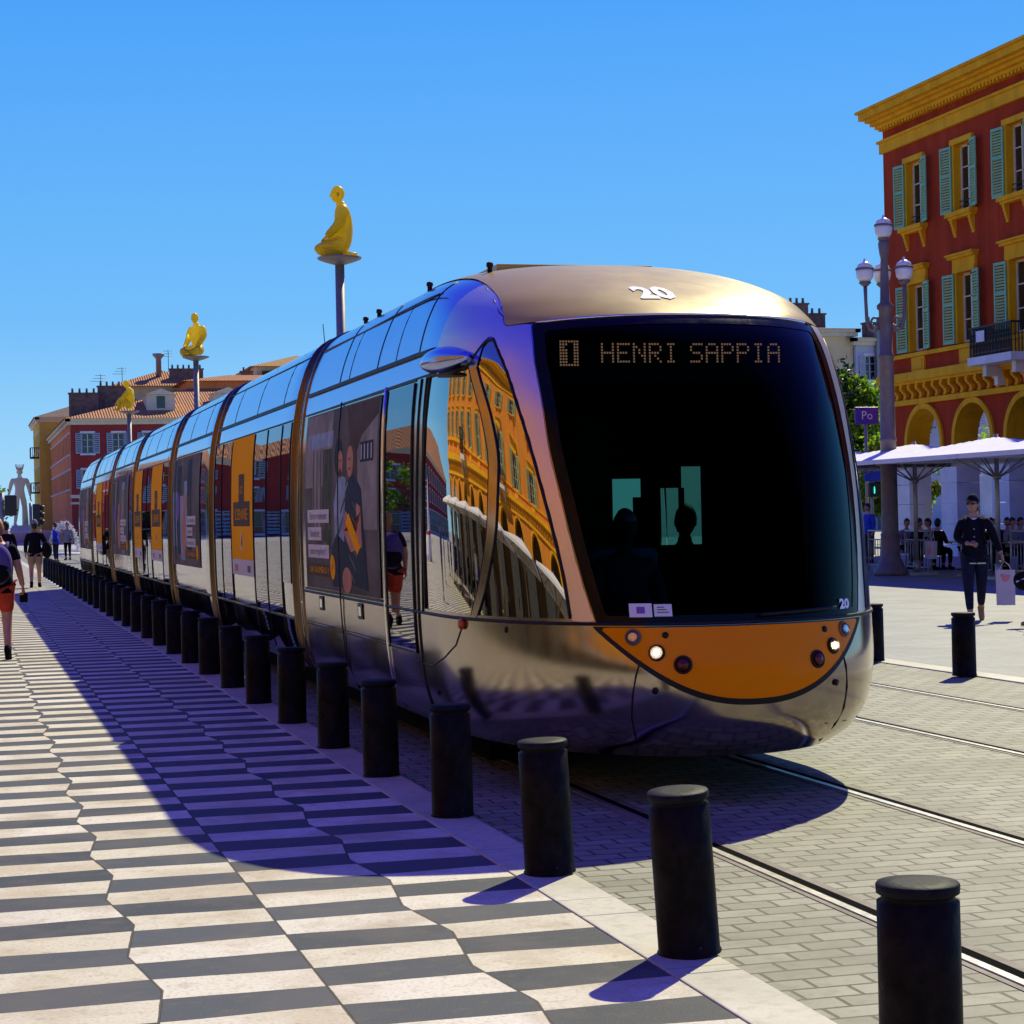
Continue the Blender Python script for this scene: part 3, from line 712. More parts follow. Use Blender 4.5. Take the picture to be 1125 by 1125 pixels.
def drape(mb, poly, off, m=0, side=-1):
    """poly in (y, z) laid on the carriage flank"""
    zlo = min(p[1] for p in poly); zhi = max(p[1] for p in poly); k = math.floor(zlo/.14)
    while k*.14 < zhi:
        q = clip(clip(poly, 1, k*.14, True), 1, (k+1)*.14, False) if len(poly) > 2 else []
        if len(q) >= 3:
            vs = [(XC+side*(W_(z)+off), y, z) for y, z in q]
            mb.add(vs, [list(range(len(q)))], m, True)
        k += 1
    return mb
def rect(y0, y1, z0, z1): return [(y1, z0), (y0, z0), (y0, z1), (y1, z1)]
def ellp(cy, cz, ry, rz, n=20, rot=0):
    o = []
    for k in range(n):
        t = -2*math.pi*k/n; u, v = ry*math.cos(t), rz*math.sin(t)
        o.append((cy+u*math.cos(rot)-v*math.sin(rot), cz+u*math.sin(rot)+v*math.cos(rot)))
    return o
def flank_text(mb, txt, size, cy, cz, off, m, sx=1.0):
    vs, fs = text_geo(txt, size)
    mb.add([(XC-W_(cz+v)-off, cy-u*sx, cz+v) for u, v in vs], fs, m)
POSTM = [M[k] for k in ('poster_gr', 'poster_g2', 'poster_wh', 'poster_or', 'poster_br', 'poster_bl', 'poster_sk', 'poster_pu', 'poster_lb', 'ink', 'poster_gn')]
def photo_poster(y0, y1, rnd, couple=True):
    mb = MB(); L = y1-y0; Y = lambda u: y1-u*L; D = lambda pts, off, m: drape(mb, [(Y(u), z) for u, z in pts][::1], off, m)
    drape(mb, rect(y0, y1, 1.06, 2.51), .008, 0)
    def R(u0, u1, z0, z1, off, m): drape(mb, [(Y(u0), z0), (Y(u1), z0), (Y(u1), z1), (Y(u0), z1)], off, m)
    def E(u, z, ru, rz, off, m, rot=0): drape(mb, [(Y(u)-(p-0), q) for p, q in ellp(0, z, ru*L, rz, 22, rot)], off, m)
    if couple:
        R(.0, .40, 1.9, 2.5, .0085, 1); R(.12, .26, 1.55, 2.30, .009, 1); R(.05, .42, 2.22, 2.34, .0095, 8); R(.28, .40, 1.45, 2.2, .0092, 10)
        for k in range(5): R(.13+.055*k, .145+.055*k, 1.55, 2.2, .0098, 0)
        R(.72, .98, 1.55, 2.4, .0088, 1); R(.78, .94, 2.05, 2.2, .0095, 5)
        for k in range(4): R(.79+.04*k, .80+.04*k, 2.07, 2.18, .010, 2)
        D([(.58, 2.5), (.98, 2.5), (.98, 2.38), (.80, 2.25), (.70, 2.05)], .009, 4)
        E(.50, 2.12, .055, .15, .010, 5); E(.525, 2.07, .036, .10, .0105, 6); E(.655, 2.07, .042, .12, .0104, 6); E(.685, 2.13, .055, .14, .0102, 4); E(.72, 1.98, .03, .2, .0103, 4)
        for u, z in ((.515, 2.09), (.54, 2.09), (.638, 2.09), (.662, 2.09)): E(u, z, .008, .012, .0108, 9)
        E(.528, 2.02, .012, .010, .0108, 4); E(.650, 2.015, .012, .010, .0108, 4); E(.525, 1.985, .024, .03, .0107, 4)
        for q in range(7): E(.47+.02*q, 1.3+.09*q, .05, .018, .0112, 0 if q % 2 else 8, .5)
        for q in range(6): E(.66+.015*q, 1.2+.1*q, .05, .012, .0114, 9, -.4)
        D([(.46, 1.2), (.62, 1.2), (.60, 1.95), (.50, 1.98), (.44, 1.75)], .0105, 8)
        D([(.56, 1.15), (.86, 1.1), (.80, 1.85), (.70, 1.98), (.60, 1.9)], .011, 5)
        D([(.56, 1.55), (.66, 1.38), (.80, 1.42), (.79, 1.72), (.74, 1.75), (.74, 1.52), (.60, 1.70)], .0115, 6)
        D([(.60, 1.60), (.74, 1.36), (.78, 1.42), (.64, 1.68)], .012, 3)
        D([(.40, 1.10), (.62, 1.10), (.58, 1.45), (.48, 1.52), (.40, 1.40)], .0118, 5); E(.60, 1.16, .06, .10, .012, 6)
        E(.36, 1.44, .03, .05, .011, 10)
    else:
        for k in range(9):
            u = rnd.random()*.8; R(u, u+.05+rnd.random()*.12, 1.06+rnd.random()*.3, 1.9+rnd.random()*.6, .0085+k*.0002, rnd.choice((1, 1, 4, 5, 8, 0, 6)))
        E(.22, 1.85, .06, .20, .0108, 7); E(.45, 1.5, .07, .34, .011, 6); E(.47, 1.92, .05, .1, .0112, 6)
    ux = .05 if couple else .56
    for k, (t, w) in enumerate((("Est-ce vraiment", .34), ("l'endroit", .22), ("pour espérer !", .33))):
        zt = 1.66-.145*k
        R(ux, ux+w*.95, zt-.055, zt+.055, .013, 2); flank_text(mb, t, .088, Y(ux+w*.475), zt, .0145, 9, L*w*.9/(.088*len(t)*.5))
    R(ux, ux+.33, 1.165, 1.265, .013, 4); flank_text(mb, 'UN NUMÉRO ?', .075, Y(ux+.16), 1.215, .0145, 3, L*.3/(.075*11*.62))
    E(ux+.36, 1.25, .035, .10, .0135, 3); flank_text(mb, '>', .1, Y(ux+.36), 1.25, .015, 9, 1.5)
    return mb
def orange_poster(y0, y1):
    mb = MB(); c = (y0+y1)/2; L = y1-y0; s = L/1.7
    drape(mb, rect(y0, y1, 1.23, 2.52), .008, 3); drape(mb, rect(y0, y1, 1.06, 1.228), .008, 2)
    drape(mb, rect(c-.22*s, c+.22*s, 1.83, 2.13), .010, 4); drape(mb, rect(c-.66*s, c+.66*s, 1.58, 1.84), .0105, 4)
    flank_text(mb, 'ICI', .12, c, 1.96, .0125, 3, 1.5*s); flank_text(mb, "L'ENVIE", .17, c, 1.70, .0125, 3, 1.75*s)
    drape(mb, ellp(c, 1.42, .11*s, .10), .010, 2); drape(mb, ellp(c, 1.42, .08*s, .085), .0115, 3); drape(mb, [(c+.05*s, 1.38), (c-.05*s, 1.38), (c, 1.48)], .0125, 4)
    for k in (-1, 1):
        drape(mb, rect(c+k*.5*s-.12*s, c+k*.5*s+.12*s, 1.10, 1.17), .010, 6 if k > 0 else 9)
    return mb
def flank_lines(y0, y1, par, posters, panes, rnd):
    def strip(z0, z1, ya, yb, off, m, name):
        P_(drape(MB(), rect(ya, yb, z0, z1), off), name, m, par)
    for sgn in (-1, 1):
        for z0, z1, nm in ((2.685, 2.722, 'cant_rail_seal'), (2.525, 2.538, 'panel_seam'), (.735, .75, 'panel_seam')):
            P_(drape(MB(), rect(y0+.1, y1-.1, z0, z1), .006, 0, sgn), nm, M['black'], par)
    strip(.75, .762, y0+.12, y1-.12, .008, M['chrome'], 'bright_strip')
    k = y0+.9
    while k < y1-.5:
        mb = MB(); mb.tube([(XC-W_(z)-.001, k+(z-2.7)*.1, z) for z in (2.72, 2.8, 2.9, 3.0, 3.1, 3.2)], .003, 6)
        P_(mb, 'panel_seam', M['black'], par); k += 1.75
    mb = MB().tube([(XC-W_(3.1)-.002, y0+.05, 3.1), (XC-W_(3.1)-.002, y1-.05, 3.1)], .005, 6); P_(mb, 'panel_seam', M['black'], par)
    for a, b, z0 in panes:
        P_(drape(MB(), rect(a+.015, b-.015, z0, 2.515), .005), 'window', M['paneglass'], par)
        for yy in (a, b): P_(MB().tube([(XC-W_(z)-.004, yy, z) for z in [z0+(2.515-z0)*q/10 for q in range(11)]], .010, 6), 'door_seal', M['black'], par)
rnd = random.Random(3)
# first carriage flank (attached to the cab body)
flank_lines(12.75, 17.35, cab, None, [(12.86, 13.72, .74)], rnd)
P_(photo_poster(13.92, 17.08, rnd), 'advert_poster', POSTM, cab)
P_(MB().tube([(XC-W_(z)-.012, 15.5, z) for z in [.3+.225*q for q in range(11)]], .006, 6), 'panel_seam', M['black'], cab)
P_(MB().tube([(XC-W_(z)-.006, 13.8, z) for z in [.3+.225*q for q in range(11)]], .012, 6), 'door_pillar', M['chrome'], cab)
for yy in (14.74, 16.42): P_(drape(MB(), rect(yy-.09, yy+.09, .88, 1.0), .008).xform(Matrix()), 'hatch', M['iron'], cab); P_(drape(MB(), rect(yy-.05, yy+.05, .905, .975), .011), 'hatch', M['chrome'], cab)
for zz in (.99,):
    P_(drape(MB(), rect(13.9, 17.2, 1.035, 1.055), .006), 'panel_seam', M['black'], cab)
spec = {1: ('or', (20.35, 22.0)), 2: ('ph', (25.1, 28.4)), 3: ('or2', ((30.05, 31.75), (33.5, 35.0))), 4: ('ph', (36.3, 40.3)), 5: ('or', (43.4, 45.2))}
for i in range(1, 6):
    y0, y1 = CUTS[i-1]+GAP, CUTS[i]-GAP
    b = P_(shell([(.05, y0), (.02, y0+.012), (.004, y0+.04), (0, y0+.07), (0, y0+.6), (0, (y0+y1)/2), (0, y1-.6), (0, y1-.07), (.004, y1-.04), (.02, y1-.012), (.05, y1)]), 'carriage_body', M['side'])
    kind, py = spec[i]
    if kind == 'or':
        panes = [(18.45, 19.4, .42), (19.4, 20.3, .42), (22.05, 22.88, .42), (22.88, 23.55, .42)] if i == 1 else [(41.3, 42.3, .42), (42.3, 43.35, .42), (45.25, 46.5, .42)]
        if i == 1: panes[0] = (17.95, 18.5, 1.06); panes.insert(1, (18.5, 19.42, .42)); panes[2] = (19.42, 20.3, .42)
        flank_lines(y0, y1, b, None, panes, rnd); P_(orange_poster(*py), 'advert_poster', POSTM, b)
    elif kind == 'or2':
        flank_lines(y0, y1, b, None, [(29.1, 30.0, .42), (31.8, 32.6, .42), (32.6, 33.45, .42)], rnd)
        for q in py: P_(orange_poster(*q), 'advert_poster', POSTM, b)
    else:
        flank_lines(y0, y1, b, None, [], rnd); P_(photo_poster(py[0], py[1], rnd, False), 'advert_poster', POSTM, b)
    # far flank windows
    P_(drape(MB(), rect(y0+.35, y1-.35, 1.06, 2.515), .005, 0, 1), 'window', M['paneglass'], b)
for c in CUTS:
    P_(shell([(.16, c-GAP-.02), (.20, c-.13), (.15, c-.065), (.20, c), (.15, c+.065), (.20, c+.13), (.16, c+GAP+.02)]), 'gangway_bellows', M['black'])
    for sg in (-1, 1):
        P_(shell([(.045, c+sg*(GAP+.0)), (-.010, c+sg*(GAP+.012)), (-.014, c+sg*(GAP+.04)), (-.009, c+sg*(GAP+.07)), (.004, c+sg*(GAP+.08))]), 'hoop_trim', M['bronze'])
# rear cab (mirrored nose)
MY = 64.5
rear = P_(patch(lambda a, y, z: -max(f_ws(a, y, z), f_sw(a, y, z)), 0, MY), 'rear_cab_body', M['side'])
P_(patch(lambda a, y, z: f_ws(a, y, z), -.004, MY), 'rear_windscreen', M['frit'], rear)
for s in (-1, 1): P_(patch(lambda a, y, z: min(f_sw(a, y, z), a*s), -.003, MY), 'cab_side_window', M['paneglass'], rear)
P_(patch(f_or, .004, MY), 'orange_panel', M['orange'], rear)
flank_lines(47.15, 51.6, rear, None, [], rnd)
P_(photo_poster(47.6, 51.7, rnd, False), 'advert_poster', POSTM, rear)
#@@PART2@@
# ------------------------------------------------------------------ bollards
def bollard_mesh():
    mb = MB().lathe([(.119, .004), (.119, .010), (.114, .014), (.113, .3), (.112, .553), (.100, .557), (.100, .572), (.112, .576)], n=36)
    o = mb.build('bollard', M['bollard'])
    MB().lathe([(.100, .570), (.113, .5765), (.114, .598), (.110, .604), (.06, .606), (0, .607)], n=36).build('cap', M['bolcap'], o)
    return o
proto = bollard_mesh()
NTH = ['first', 'second', 'third', 'fourth', 'fifth', 'sixth', 'seventh', 'eighth', 'ninth', 'tenth', 'eleventh', 'twelfth', 'thirteenth', 'fourteenth', 'fifteenth', 'sixteenth',
       'seventeenth', 'eighteenth', 'nineteenth', 'twentieth', 'twenty-first', 'twenty-second', 'twenty-third', 'twenty-fourth', 'twenty-fifth', 'twenty-sixth', 'twenty-seventh',
       'twenty-eighth', 'twenty-ninth', 'thirtieth', 'thirty-first', 'thirty-second', 'thirty-third', 'thirty-fourth', 'thirty-fifth', 'thirty-sixth']
YL = [4.97, 6.955, 8.735, 10.60, 12.43, 14.12, 15.98, 17.88, 19.67, 21.56, 23.36]+[25.17+1.815*k for k in range(23)]
tilt = {1: (.03, -.066), 2: (.01, -.042), 0: (0, -.003)}
first = True
for i, y in enumerate(YL):
    o = proto if first else copy_tree(proto); first = False
    o.location = ({0: 2.485, 1: 2.548, 2: 2.536, 3: 2.535}.get(i, 2.515), y, .006); t = tilt.get(i, (random.uniform(-.016, .016), random.uniform(-.016, .016)))
    o.rotation_euler = (t[0], t[1], 0 if i in tilt else random.uniform(0, 6.28))
    look = {0: 'scratched black bollard with worn bluish top, nearest the camera, cut by the bottom edge', 1: 'black bollard leaning slightly left, second from the camera, with a strong shadow on the slabs',
            2: 'black bollard in sunlight before the lower left of the tram nose, third from camera'}.get(i, '%s black bollard from the camera in the row along the striped pavement' % NTH[i])
    tag(o, look, 'bollard', 'black bollards along the striped pavement')
for k, (y, lab) in enumerate(((17.33, 'short black bollard on the plaza kerb in front of the man with the bag'), (19.52, 'black bollard on the plaza kerb partly hidden by the right edge of the tram'))):
    o = copy_tree(proto); o.location = (9.20 if k == 0 else 9.30, y, .006); tag(o, lab, 'bollard', 'black bollards on the plaza kerb')

# ------------------------------------------------------------------ figures
def skin_geo(J, edges, rad, sub=2):
    names = []; 
    for e in edges:
        for q in e:
            if q not in names: names.append(q)
    me = bpy.data.meshes.new('sk'); me.from_pydata([J[n] for n in names], [(names.index(a), names.index(b)) for a, b in edges], [])
    o = bpy.data.objects.new('sk', me); COL.objects.link(o)
    md = o.modifiers.new('s', 'SKIN'); md.use_smooth_shade = True; md.branch_smoothing = .6
    for i, n in enumerate(names):
        r = rad[n]; r = r if hasattr(r, '__len__') else (r, r); me.skin_vertices[0].data[i].radius = r
    me.skin_vertices[0].data[0].use_root = True
    sb = o.modifiers.new('u', 'SUBSURF'); sb.levels = sub; sb.render_levels = sub
    bpy.context.view_layer.update()
    m2 = bpy.data.meshes.new_from_object(o.evaluated_get(bpy.context.evaluated_depsgraph_get()))
    vs = [tuple(v.co) for v in m2.vertices]; fs = [list(p.vertices) for p in m2.polygons]
    bpy.data.objects.remove(o); bpy.data.meshes.remove(me); bpy.data.meshes.remove(m2)
    return vs, fs
BASE = dict(pelvis=(0, 0, .95), spine=(0, -.01, 1.12), chest=(0, -.01, 1.32), neck=(0, -.005, 1.47), skull=(0, .015, 1.57),
            shL=(-.175, -.01, 1.41), elL=(-.235, -.03, 1.13), wrL=(-.245, .05, .89), shR=(.175, -.01, 1.41), elR=(.235, -.03, 1.13), wrR=(.245, .05, .89),
            hipL=(-.09, 0, .90), knL=(-.10, .02, .50), anL=(-.10, -.02, .09), hipR=(.09, 0, .90), knR=(.10, .02, .50), anR=(.10, -.02, .09))
RAD = dict(pelvis=.138, spine=.130, chest=.155, neck=.060, skull=.062, shL=.075, shR=.075, elL=.050, elR=.050, wrL=.032, wrR=.032, hipL=.104, hipR=.104, knL=.068, knR=.068, anL=.043, anR=.043)
TORSO = [('pelvis', 'spine'), ('spine', 'chest'), ('chest', 'neck'), ('neck', 'skull')]
ARMS = [('chest', 'shL'), ('shL', 'elL'), ('elL', 'wrL'), ('chest', 'shR'), ('shR', 'elR'), ('elR', 'wrR')]
LEGS = [('pelvis', 'hipL'), ('hipL', 'knL'), ('knL', 'anL'), ('pelvis', 'hipR'), ('hipR', 'knR'), ('knR', 'anR')]
def lerp(a, b, t): return tuple(a[i]+(b[i]-a[i])*t for i in range(3))
def hand(mb, wr, d, palm_n, side, sc=1.0, curl=.5, m=0):
    """five-fingered hand: d = direction from the wrist, palm_n = palm facing"""
    d = Vector(d).normalized(); n = (Vector(palm_n)-d*Vector(palm_n).dot(d)).normalized(); w = d.cross(n)*side; wr = Vector(wr)
    mb.tube([wr-d*.02, wr+d*.03, wr+d*.085*sc], [.026*sc, .034*sc, .030*sc], 10, m, flat=.62)
    for k, (off, L) in enumerate(((-.028, .062), (-.010, .074), (.009, .070), (.026, .054))):
        b = wr+d*.078*sc+w*off*sc; c = curl*(1+.1*k)
        p1 = b+(d*math.cos(c*.6)+n*math.sin(c*.6))*L*.45*sc; p2 = p1+(d*math.cos(c*1.5)+n*math.sin(c*1.5))*L*.32*sc; p3 = p2+(d*math.cos(c*2.2)+n*math.sin(c*2.2))*L*.23*sc
        mb.tube([b-d*.02, b, p1, p2, p3], [.009*sc, .0095*sc, .0085*sc, .0078*sc, .006*sc], 7, m)
    t0 = wr+d*.022*sc-w*.026*sc; t1 = t0+(d*.7-w*.7+n*.25).normalized()*.034*sc; t2 = t1+(d*.95-w*.1+n*.35).normalized()*.028*sc
    mb.tube([t0-d*.01, t0, t1, t2], [.012*sc, .0125*sc, .010*sc, .007*sc], 7, m)
def head_geo(mb, c, q, m=0, sc=1.0):
    """head at c, q: rotation (faces local +Y)"""
    st = len(mb.v); vs = []; fs = []; NN_, K = 20, 16
    for i in range(K+1):
        a = -math.pi/2+math.pi*i/K
        for j in range(NN_):
            t = 2*math.pi*j/NN_; x, y, z = math.cos(a)*math.cos(t), math.cos(a)*math.sin(t), math.sin(a)
            jaw = 1-.28*max(0, -z)**1.2
            px, py, pz = .076*x*jaw, .096*y*(1-.12*max(0, -z) if y > 0 else 1-.35*max(0, -z)), .118*z
            if y > 0 and abs(x) < .3:
                f = (1-abs(x)/.3)*max(0, y)
                if -.38 < z < .12: py += .020*f*math.sin((z+.38)/.5*math.pi)**1.0*(1.25 if z < -.1 else .8)
                if -.62 < z < -.42: py += .007*f
                if -.95 < z < -.66: py += .008*f
            if y > 0 and .06 < z < .22 and .12 < abs(x) < .6: py -= .006
            vs.append(Vector((px, py, pz))*sc)
    for i in range(K):
        for j in range(NN_): a = i*NN_+j; b = i*NN_+(j+1) % NN_; fs.append((a, b, b+NN_, a+NN_))
    mb.add([tuple(q @ v+Vector(c)) for v in vs], fs, m, True)
    for s in (-1, 1):
        mb.ell(Vector(c)+q @ (Vector((s*.078, -.008, -.012))*sc), (.010*sc, .020*sc, .032*sc), 8, m, q.to_3x3() if hasattr(q, 'to_3x3') else q, 6)
def face_marks(c, q, sc=1.0):
    mb = MB()
    for s in (-1, 1): mb.ell(Vector(c)+q @ (Vector((s*.030, .083, .012))*sc), (.013*sc, .006*sc, .007*sc), 8, 0, q, 6)
    mb.ell(Vector(c)+q @ (Vector((0, .087, -.058))*sc), (.022*sc, .006*sc, .005*sc), 8, 1, q, 6); return mb
def hair_geo(c, q, low=-.15, back=-.7, puff=1.07, sc=1.0, front=.35):
    """shell over the skull; front hairline higher than the back"""
    mb = MB(); NN_, K = 22, 14; vs = []; fs = []
    rnd = random.Random(5)
    for i in range(K+1):
        for j in range(NN_):
            t = 2*math.pi*j/NN_; yy = math.sin(t)
            lim = front if yy > .55 else (back if yy < -.2 else low+(front-low)*max(0, (yy-.1)/.45))
            a0 = math.asin(max(-.99, min(.99, lim))); a = a0+(math.pi/2-a0)*i/K
            r = puff*(1+.025*rnd.uniform(-1, 1)) if i > 0 else puff*.985
            vs.append(q @ (Vector((.076*math.cos(a)*math.cos(t)*r, .097*math.cos(a)*math.sin(t)*r, .119*math.sin(a)*r))*sc)+Vector(c))
    for i in range(K):
        for j in range(NN_): a = i*NN_+j; b = i*NN_+(j+1) % NN_; fs.append((a, b, b+NN_, a+NN_))
    return mb.add(vs, fs, 0, True)
def shoe(mb, an, yaw, m=0, pitch=0, L=.26):
    q = Matrix.Rotation(yaw, 3, 'Z') @ Matrix.Rotation(pitch, 3, 'X'); a = Vector(an)
    P = lambda x, y, z: a+q @ Vector((x, y, z))
    mb.tube([P(0, -.075, -.045), P(0, -.04, -.035), P(0, .05, -.045), P(0, .13, -.058), P(0, L-.075, -.066)], [.030, .045, .043, .040, .022], 12, m, flat=.95)
    mb.tube([P(0, -.075, -.078), P(0, 0, -.082), P(0, .1, -.082), P(0, L-.07, -.08)], [.030, .036, .041, .026], 10, m, flat=.3)
    mb.tube([P(0, -.015, .03), P(0, -.01, -.03)], [.046, .048], 10, m)
def figure(label, loc, yaw, pose=None, rad=None, clothes=(), hair='hairdark', hairp={}, head=(0, 0), scale=1.0, shoes='blackc', hands=None, cat='person', group=None, extras=None, face=True, skin='skin', name='person', sub=2, footp=(0, 0)):
    J = dict(BASE); J.update(pose or {}); R = dict(RAD); R.update(rad or {})
    T = Matrix.Translation(loc) @ Matrix.Rotation(yaw, 4, 'Z') @ Matrix.Scale(scale, 4)
    root = thing(name, label, cat, loc, group)
    hq = (Matrix.Rotation(head[0], 3, 'Z') @ Matrix.Rotation(head[1], 3, 'X')); hc = Vector(J['skull'])+hq @ Vector((0, .018, .075))
    mb = MB(); vs, fs = skin_geo(J, TORSO+ARMS+LEGS, R, sub); mb.add(vs, fs, 0, True); head_geo(mb, hc, hq)
    hd = {'L': ((0, .1, -1), (1, 0, 0), .6), 'R': ((0, .1, -1), (-1, 0, 0), .6)}; hd.update(hands or {})
    for sd in 'LR':
        d, n, c = hd[sd]; hand(mb, J['wr'+sd], d, n, 1 if sd == 'L' else -1, 1.0, c)
    bare = shoes is None
    mb.xform(T).build('body', M[skin], root)
    if face and skin == 'skin': face_marks(hc, hq).xform(T).build('face', [M['ink'], M['pink']], root)
    for nm, mt, edges, k, over in clothes:
        JJ = dict(J)
        for key, (a, b, t) in (over or {}).items():
            JJ[key] = lerp(J[a], J[b], t)
        rr = {n: (R.get(n) or R[over[n][0]]*(1-over[n][2])+R[over[n][1]]*over[n][2])*k for e in edges for n in e}
        c = MB(); v2, f2 = skin_geo(JJ, edges, rr, sub); c.add(v2, f2, 0, True)
        if over and 'jL' in over: c.lathe([(.135, .22), (.160, .10), (.178, -.01), (.184, -.10), (.180, -.125), (.150, -.125)], Vector(J['pelvis'])+Vector((0, -.005, 0)), 26, sx=1.08, sy=.84)
        c.xform(T).build(nm, M[mt], root)
    if hair: hair_geo(hc, hq, **hairp).xform(T).build('hair', M[hair], root)
    if shoes:
        for sd, ang in (('L', .12), ('R', -.12)):
            c = MB(); shoe(c, J['an'+sd], ang, 0, footp[0 if sd == 'L' else 1]); c.xform(T).build('shoe', M[shoes], root)
    if extras:
        for nm, mt, mbx in extras(J, hc, hq): mbx.xform(T).build(nm, M[mt], root)
    return root
TOP_LONG = [('hm', 'pelvis'), ('pelvis', 'jL'), ('pelvis', 'jR'), ('pelvis', 'spine'), ('spine', 'chest'), ('chest', 'cn'), ('chest', 'shL'), ('shL', 'elL'), ('elL', 'cL'), ('chest', 'shR'), ('shR', 'elR'), ('elR', 'cR')]
OV_LONG = {'jL': ('hipL', 'knL', .08), 'jR': ('hipR', 'knR', .08), 'hm': ('spine', 'pelvis', 1.45), 'cn': ('chest', 'neck', .72), 'cL': ('elL', 'wrL', .88), 'cR': ('elR', 'wrR', .88)}
TOP_SHORT = [('hm', 'pelvis'), ('pelvis', 'jL'), ('pelvis', 'jR'), ('pelvis', 'spine'), ('spine', 'chest'), ('chest', 'cn'), ('chest', 'shL'), ('shL', 'cL'), ('chest', 'shR'), ('shR', 'cR')]
OV_SHORT = {'jL': ('hipL', 'knL', .04), 'jR': ('hipR', 'knR', .04), 'hm': ('spine', 'pelvis', 1.3), 'cn': ('chest', 'neck', .7), 'cL': ('shL', 'elL', .75), 'cR': ('shR', 'elR', .75)}
LEG_LONG = [('lp', 'hipL'), ('hipL', 'knL'), ('knL', 'lL'), ('lp', 'hipR'), ('hipR', 'knR'), ('knR', 'lR')]
OV_LEGL = {'lp': ('pelvis', 'spine', .45), 'lL': ('knL', 'anL', .90), 'lR': ('knR', 'anR', .90)}
LEG_SHORT = [('lp', 'hipL'), ('hipL', 'lL'), ('lp', 'hipR'), ('hipR', 'lR')]
OV_LEGS = {'lp': ('pelvis', 'spine', .45), 'lL': ('hipL', 'knL', .88), 'lR': ('hipR', 'knR', .88)}

# man with cap and bag
yawm = math.atan2(13.72, -25.66)                           # rotate +Y to (-x,-y)
def man_extra(J, hc, hq):
    cap = hair_geo(hc+hq @ Vector((0, .002, .018)), hq, low=.18, back=.12, puff=1.14, front=.22)
    cap.tube([hc+hq @ Vector((-.055, .088, .055)), hc+hq @ Vector((0, .135, .048)), hc+hq @ Vector((.055, .088, .055))], [.020, .034, .020], 10, flat=.35)
    gl = MB()
    for s in (-1, 1): gl.ell(hc+hq @ Vector((s*.034, .090, .012)), (.029, .010, .019), 12, 0, hq)
    gl.tube([hc+hq @ Vector((-.078, .0, .018)), hc+hq @ Vector((-.062, .078, .018)), hc+hq @ Vector((.062, .078, .018)), hc+hq @ Vector((.078, 0, .018))], .005, 6)
    be = MB()
    be.ell(hc+hq @ Vector((0, .062, -.085)), (.044, .030, .026), 14, 0, hq)
    hem = MB(); p = Vector(J['pelvis']); hem.lathe([(.172, .0), (.176, -.012), (.170, -.024)], p+Vector((0, -.005, -.120)), 26, sx=1.08, sy=.84)
    tee = MB().tube([Vector(J['neck'])+Vector((0, .035, -.07)), Vector(J['neck'])+Vector((0, .045, -.01))], [.035, .050], 12)
    bt = MB()
    for z in (1.30, 1.19, 1.08, .98): bt.ell((.0, .139-.012*(z < 1.05), z), (.011, .006, .011), 10)
    st = MB()
    for s in (-1, 1): st.tube([(s*.125, -.10, 1.40), (s*.125, .02, 1.487), (s*.118, .115, 1.40), (s*.125, .128, 1.22), (s*.16, .05, 1.08)], .022, 8, flat=.4)
    col = MB()
    for s in (-1, 1): col.tube([(s*.07, -.03, 1.475), (s*.075, .04, 1.46), (s*.03, .10, 1.38)], [.022, .026, .012], 8, flat=.5)
    return [('cap', 'navy', cap), ('sunglasses', 'ink', gl), ('shirt_hem', 'whitec', hem), ('shirt_collar', 'whitec', tee), ('jacket_buttons', 'alu', bt), ('backpack_strap', 'blackc', st), ('jacket_collar', 'navy', col)]
man = figure('man in dark jacket, flat cap and sunglasses walking with a white carrier bag', (13.80, 25.62, 0), yawm,
    dict(elR=(.245, -.05, 1.16), wrR=(.07, .175, 1.09), shL=(-.185, -.01, 1.415), elL=(-.285, -.02, 1.15), wrL=(-.37, .05, .93),
         knL=(-.085, -.02, .51), anL=(-.075, -.20, .17), knR=(.095, .13, .51), anR=(.075, .18, .09), hipL=(-.095, 0, .9), hipR=(.095, 0, .9)),
    clothes=(('jacket', 'navy', TOP_LONG, 1.22, OV_LONG), ('jeans', 'jeans', LEG_LONG, 1.17, OV_LEGL)), hair='hairdark', hairp=dict(low=-.1, back=-.75, front=.5),
    head=(-.45, 0), shoes='tan', hands={'R': ((-1, .25, -.1), (0, -1, -.3), .9), 'L': ((-.25, .1, -1), (1, 0, 0), 1.1)}, extras=man_extra, footp=(-.75, .05))
TM = Matrix.Translation((13.80, 25.62, 0)) @ Matrix.Rotation(yawm, 4, 'Z')
def bag(mb, c, w, d, h, taper=.9):
    x0, y0, z0 = c
    vs = [(x0+sx*w*k, y0+sy*d*k, z) for z, k in ((z0, taper), (z0+h, 1.0)) for sy in (-.5, .5) for sx in (-.5, .5)]
    mb.add(vs, [(0, 2, 3, 1), (0, 1, 5, 4), (2, 6, 7, 3), (0, 4, 6, 2), (1, 3, 7, 5)], 0)
    mb.add([(p[0]*.985+x0*.015, p[1]*.985+y0*.015, p[2]+.004) for p in vs], [(1, 3, 2, 0), (4, 5, 1, 0), (3, 7, 6, 2), (2, 6, 4, 0), (5, 7, 3, 1)], 0)
    return mb
hb = Vector((-.40, .06, .82))
b1 = bag(MB(), (hb.x-.015, hb.y+.02, .22), .27, .10, .49, .94)
b1.xform(TM); ob = b1.build('carrier_bag', M['paper']); tag(ob, 'tall white paper carrier bag with pink print hanging from the walking man\'s hand', 'bag')
for s in (-1, 1): MB().tube([(hb.x-.10, hb.y+.02+s*.045, .71), (hb.x-.06, hb.y+.02+s*.02, .79), (hb.x-.0, hb.y+.01, .835), (hb.x+.03, hb.y+.02+s*.02, .79), (hb.x+.07, hb.y+.02+s*.045, .71)], .004, 6).xform(TM).build('handle', M['whitec'], ob)
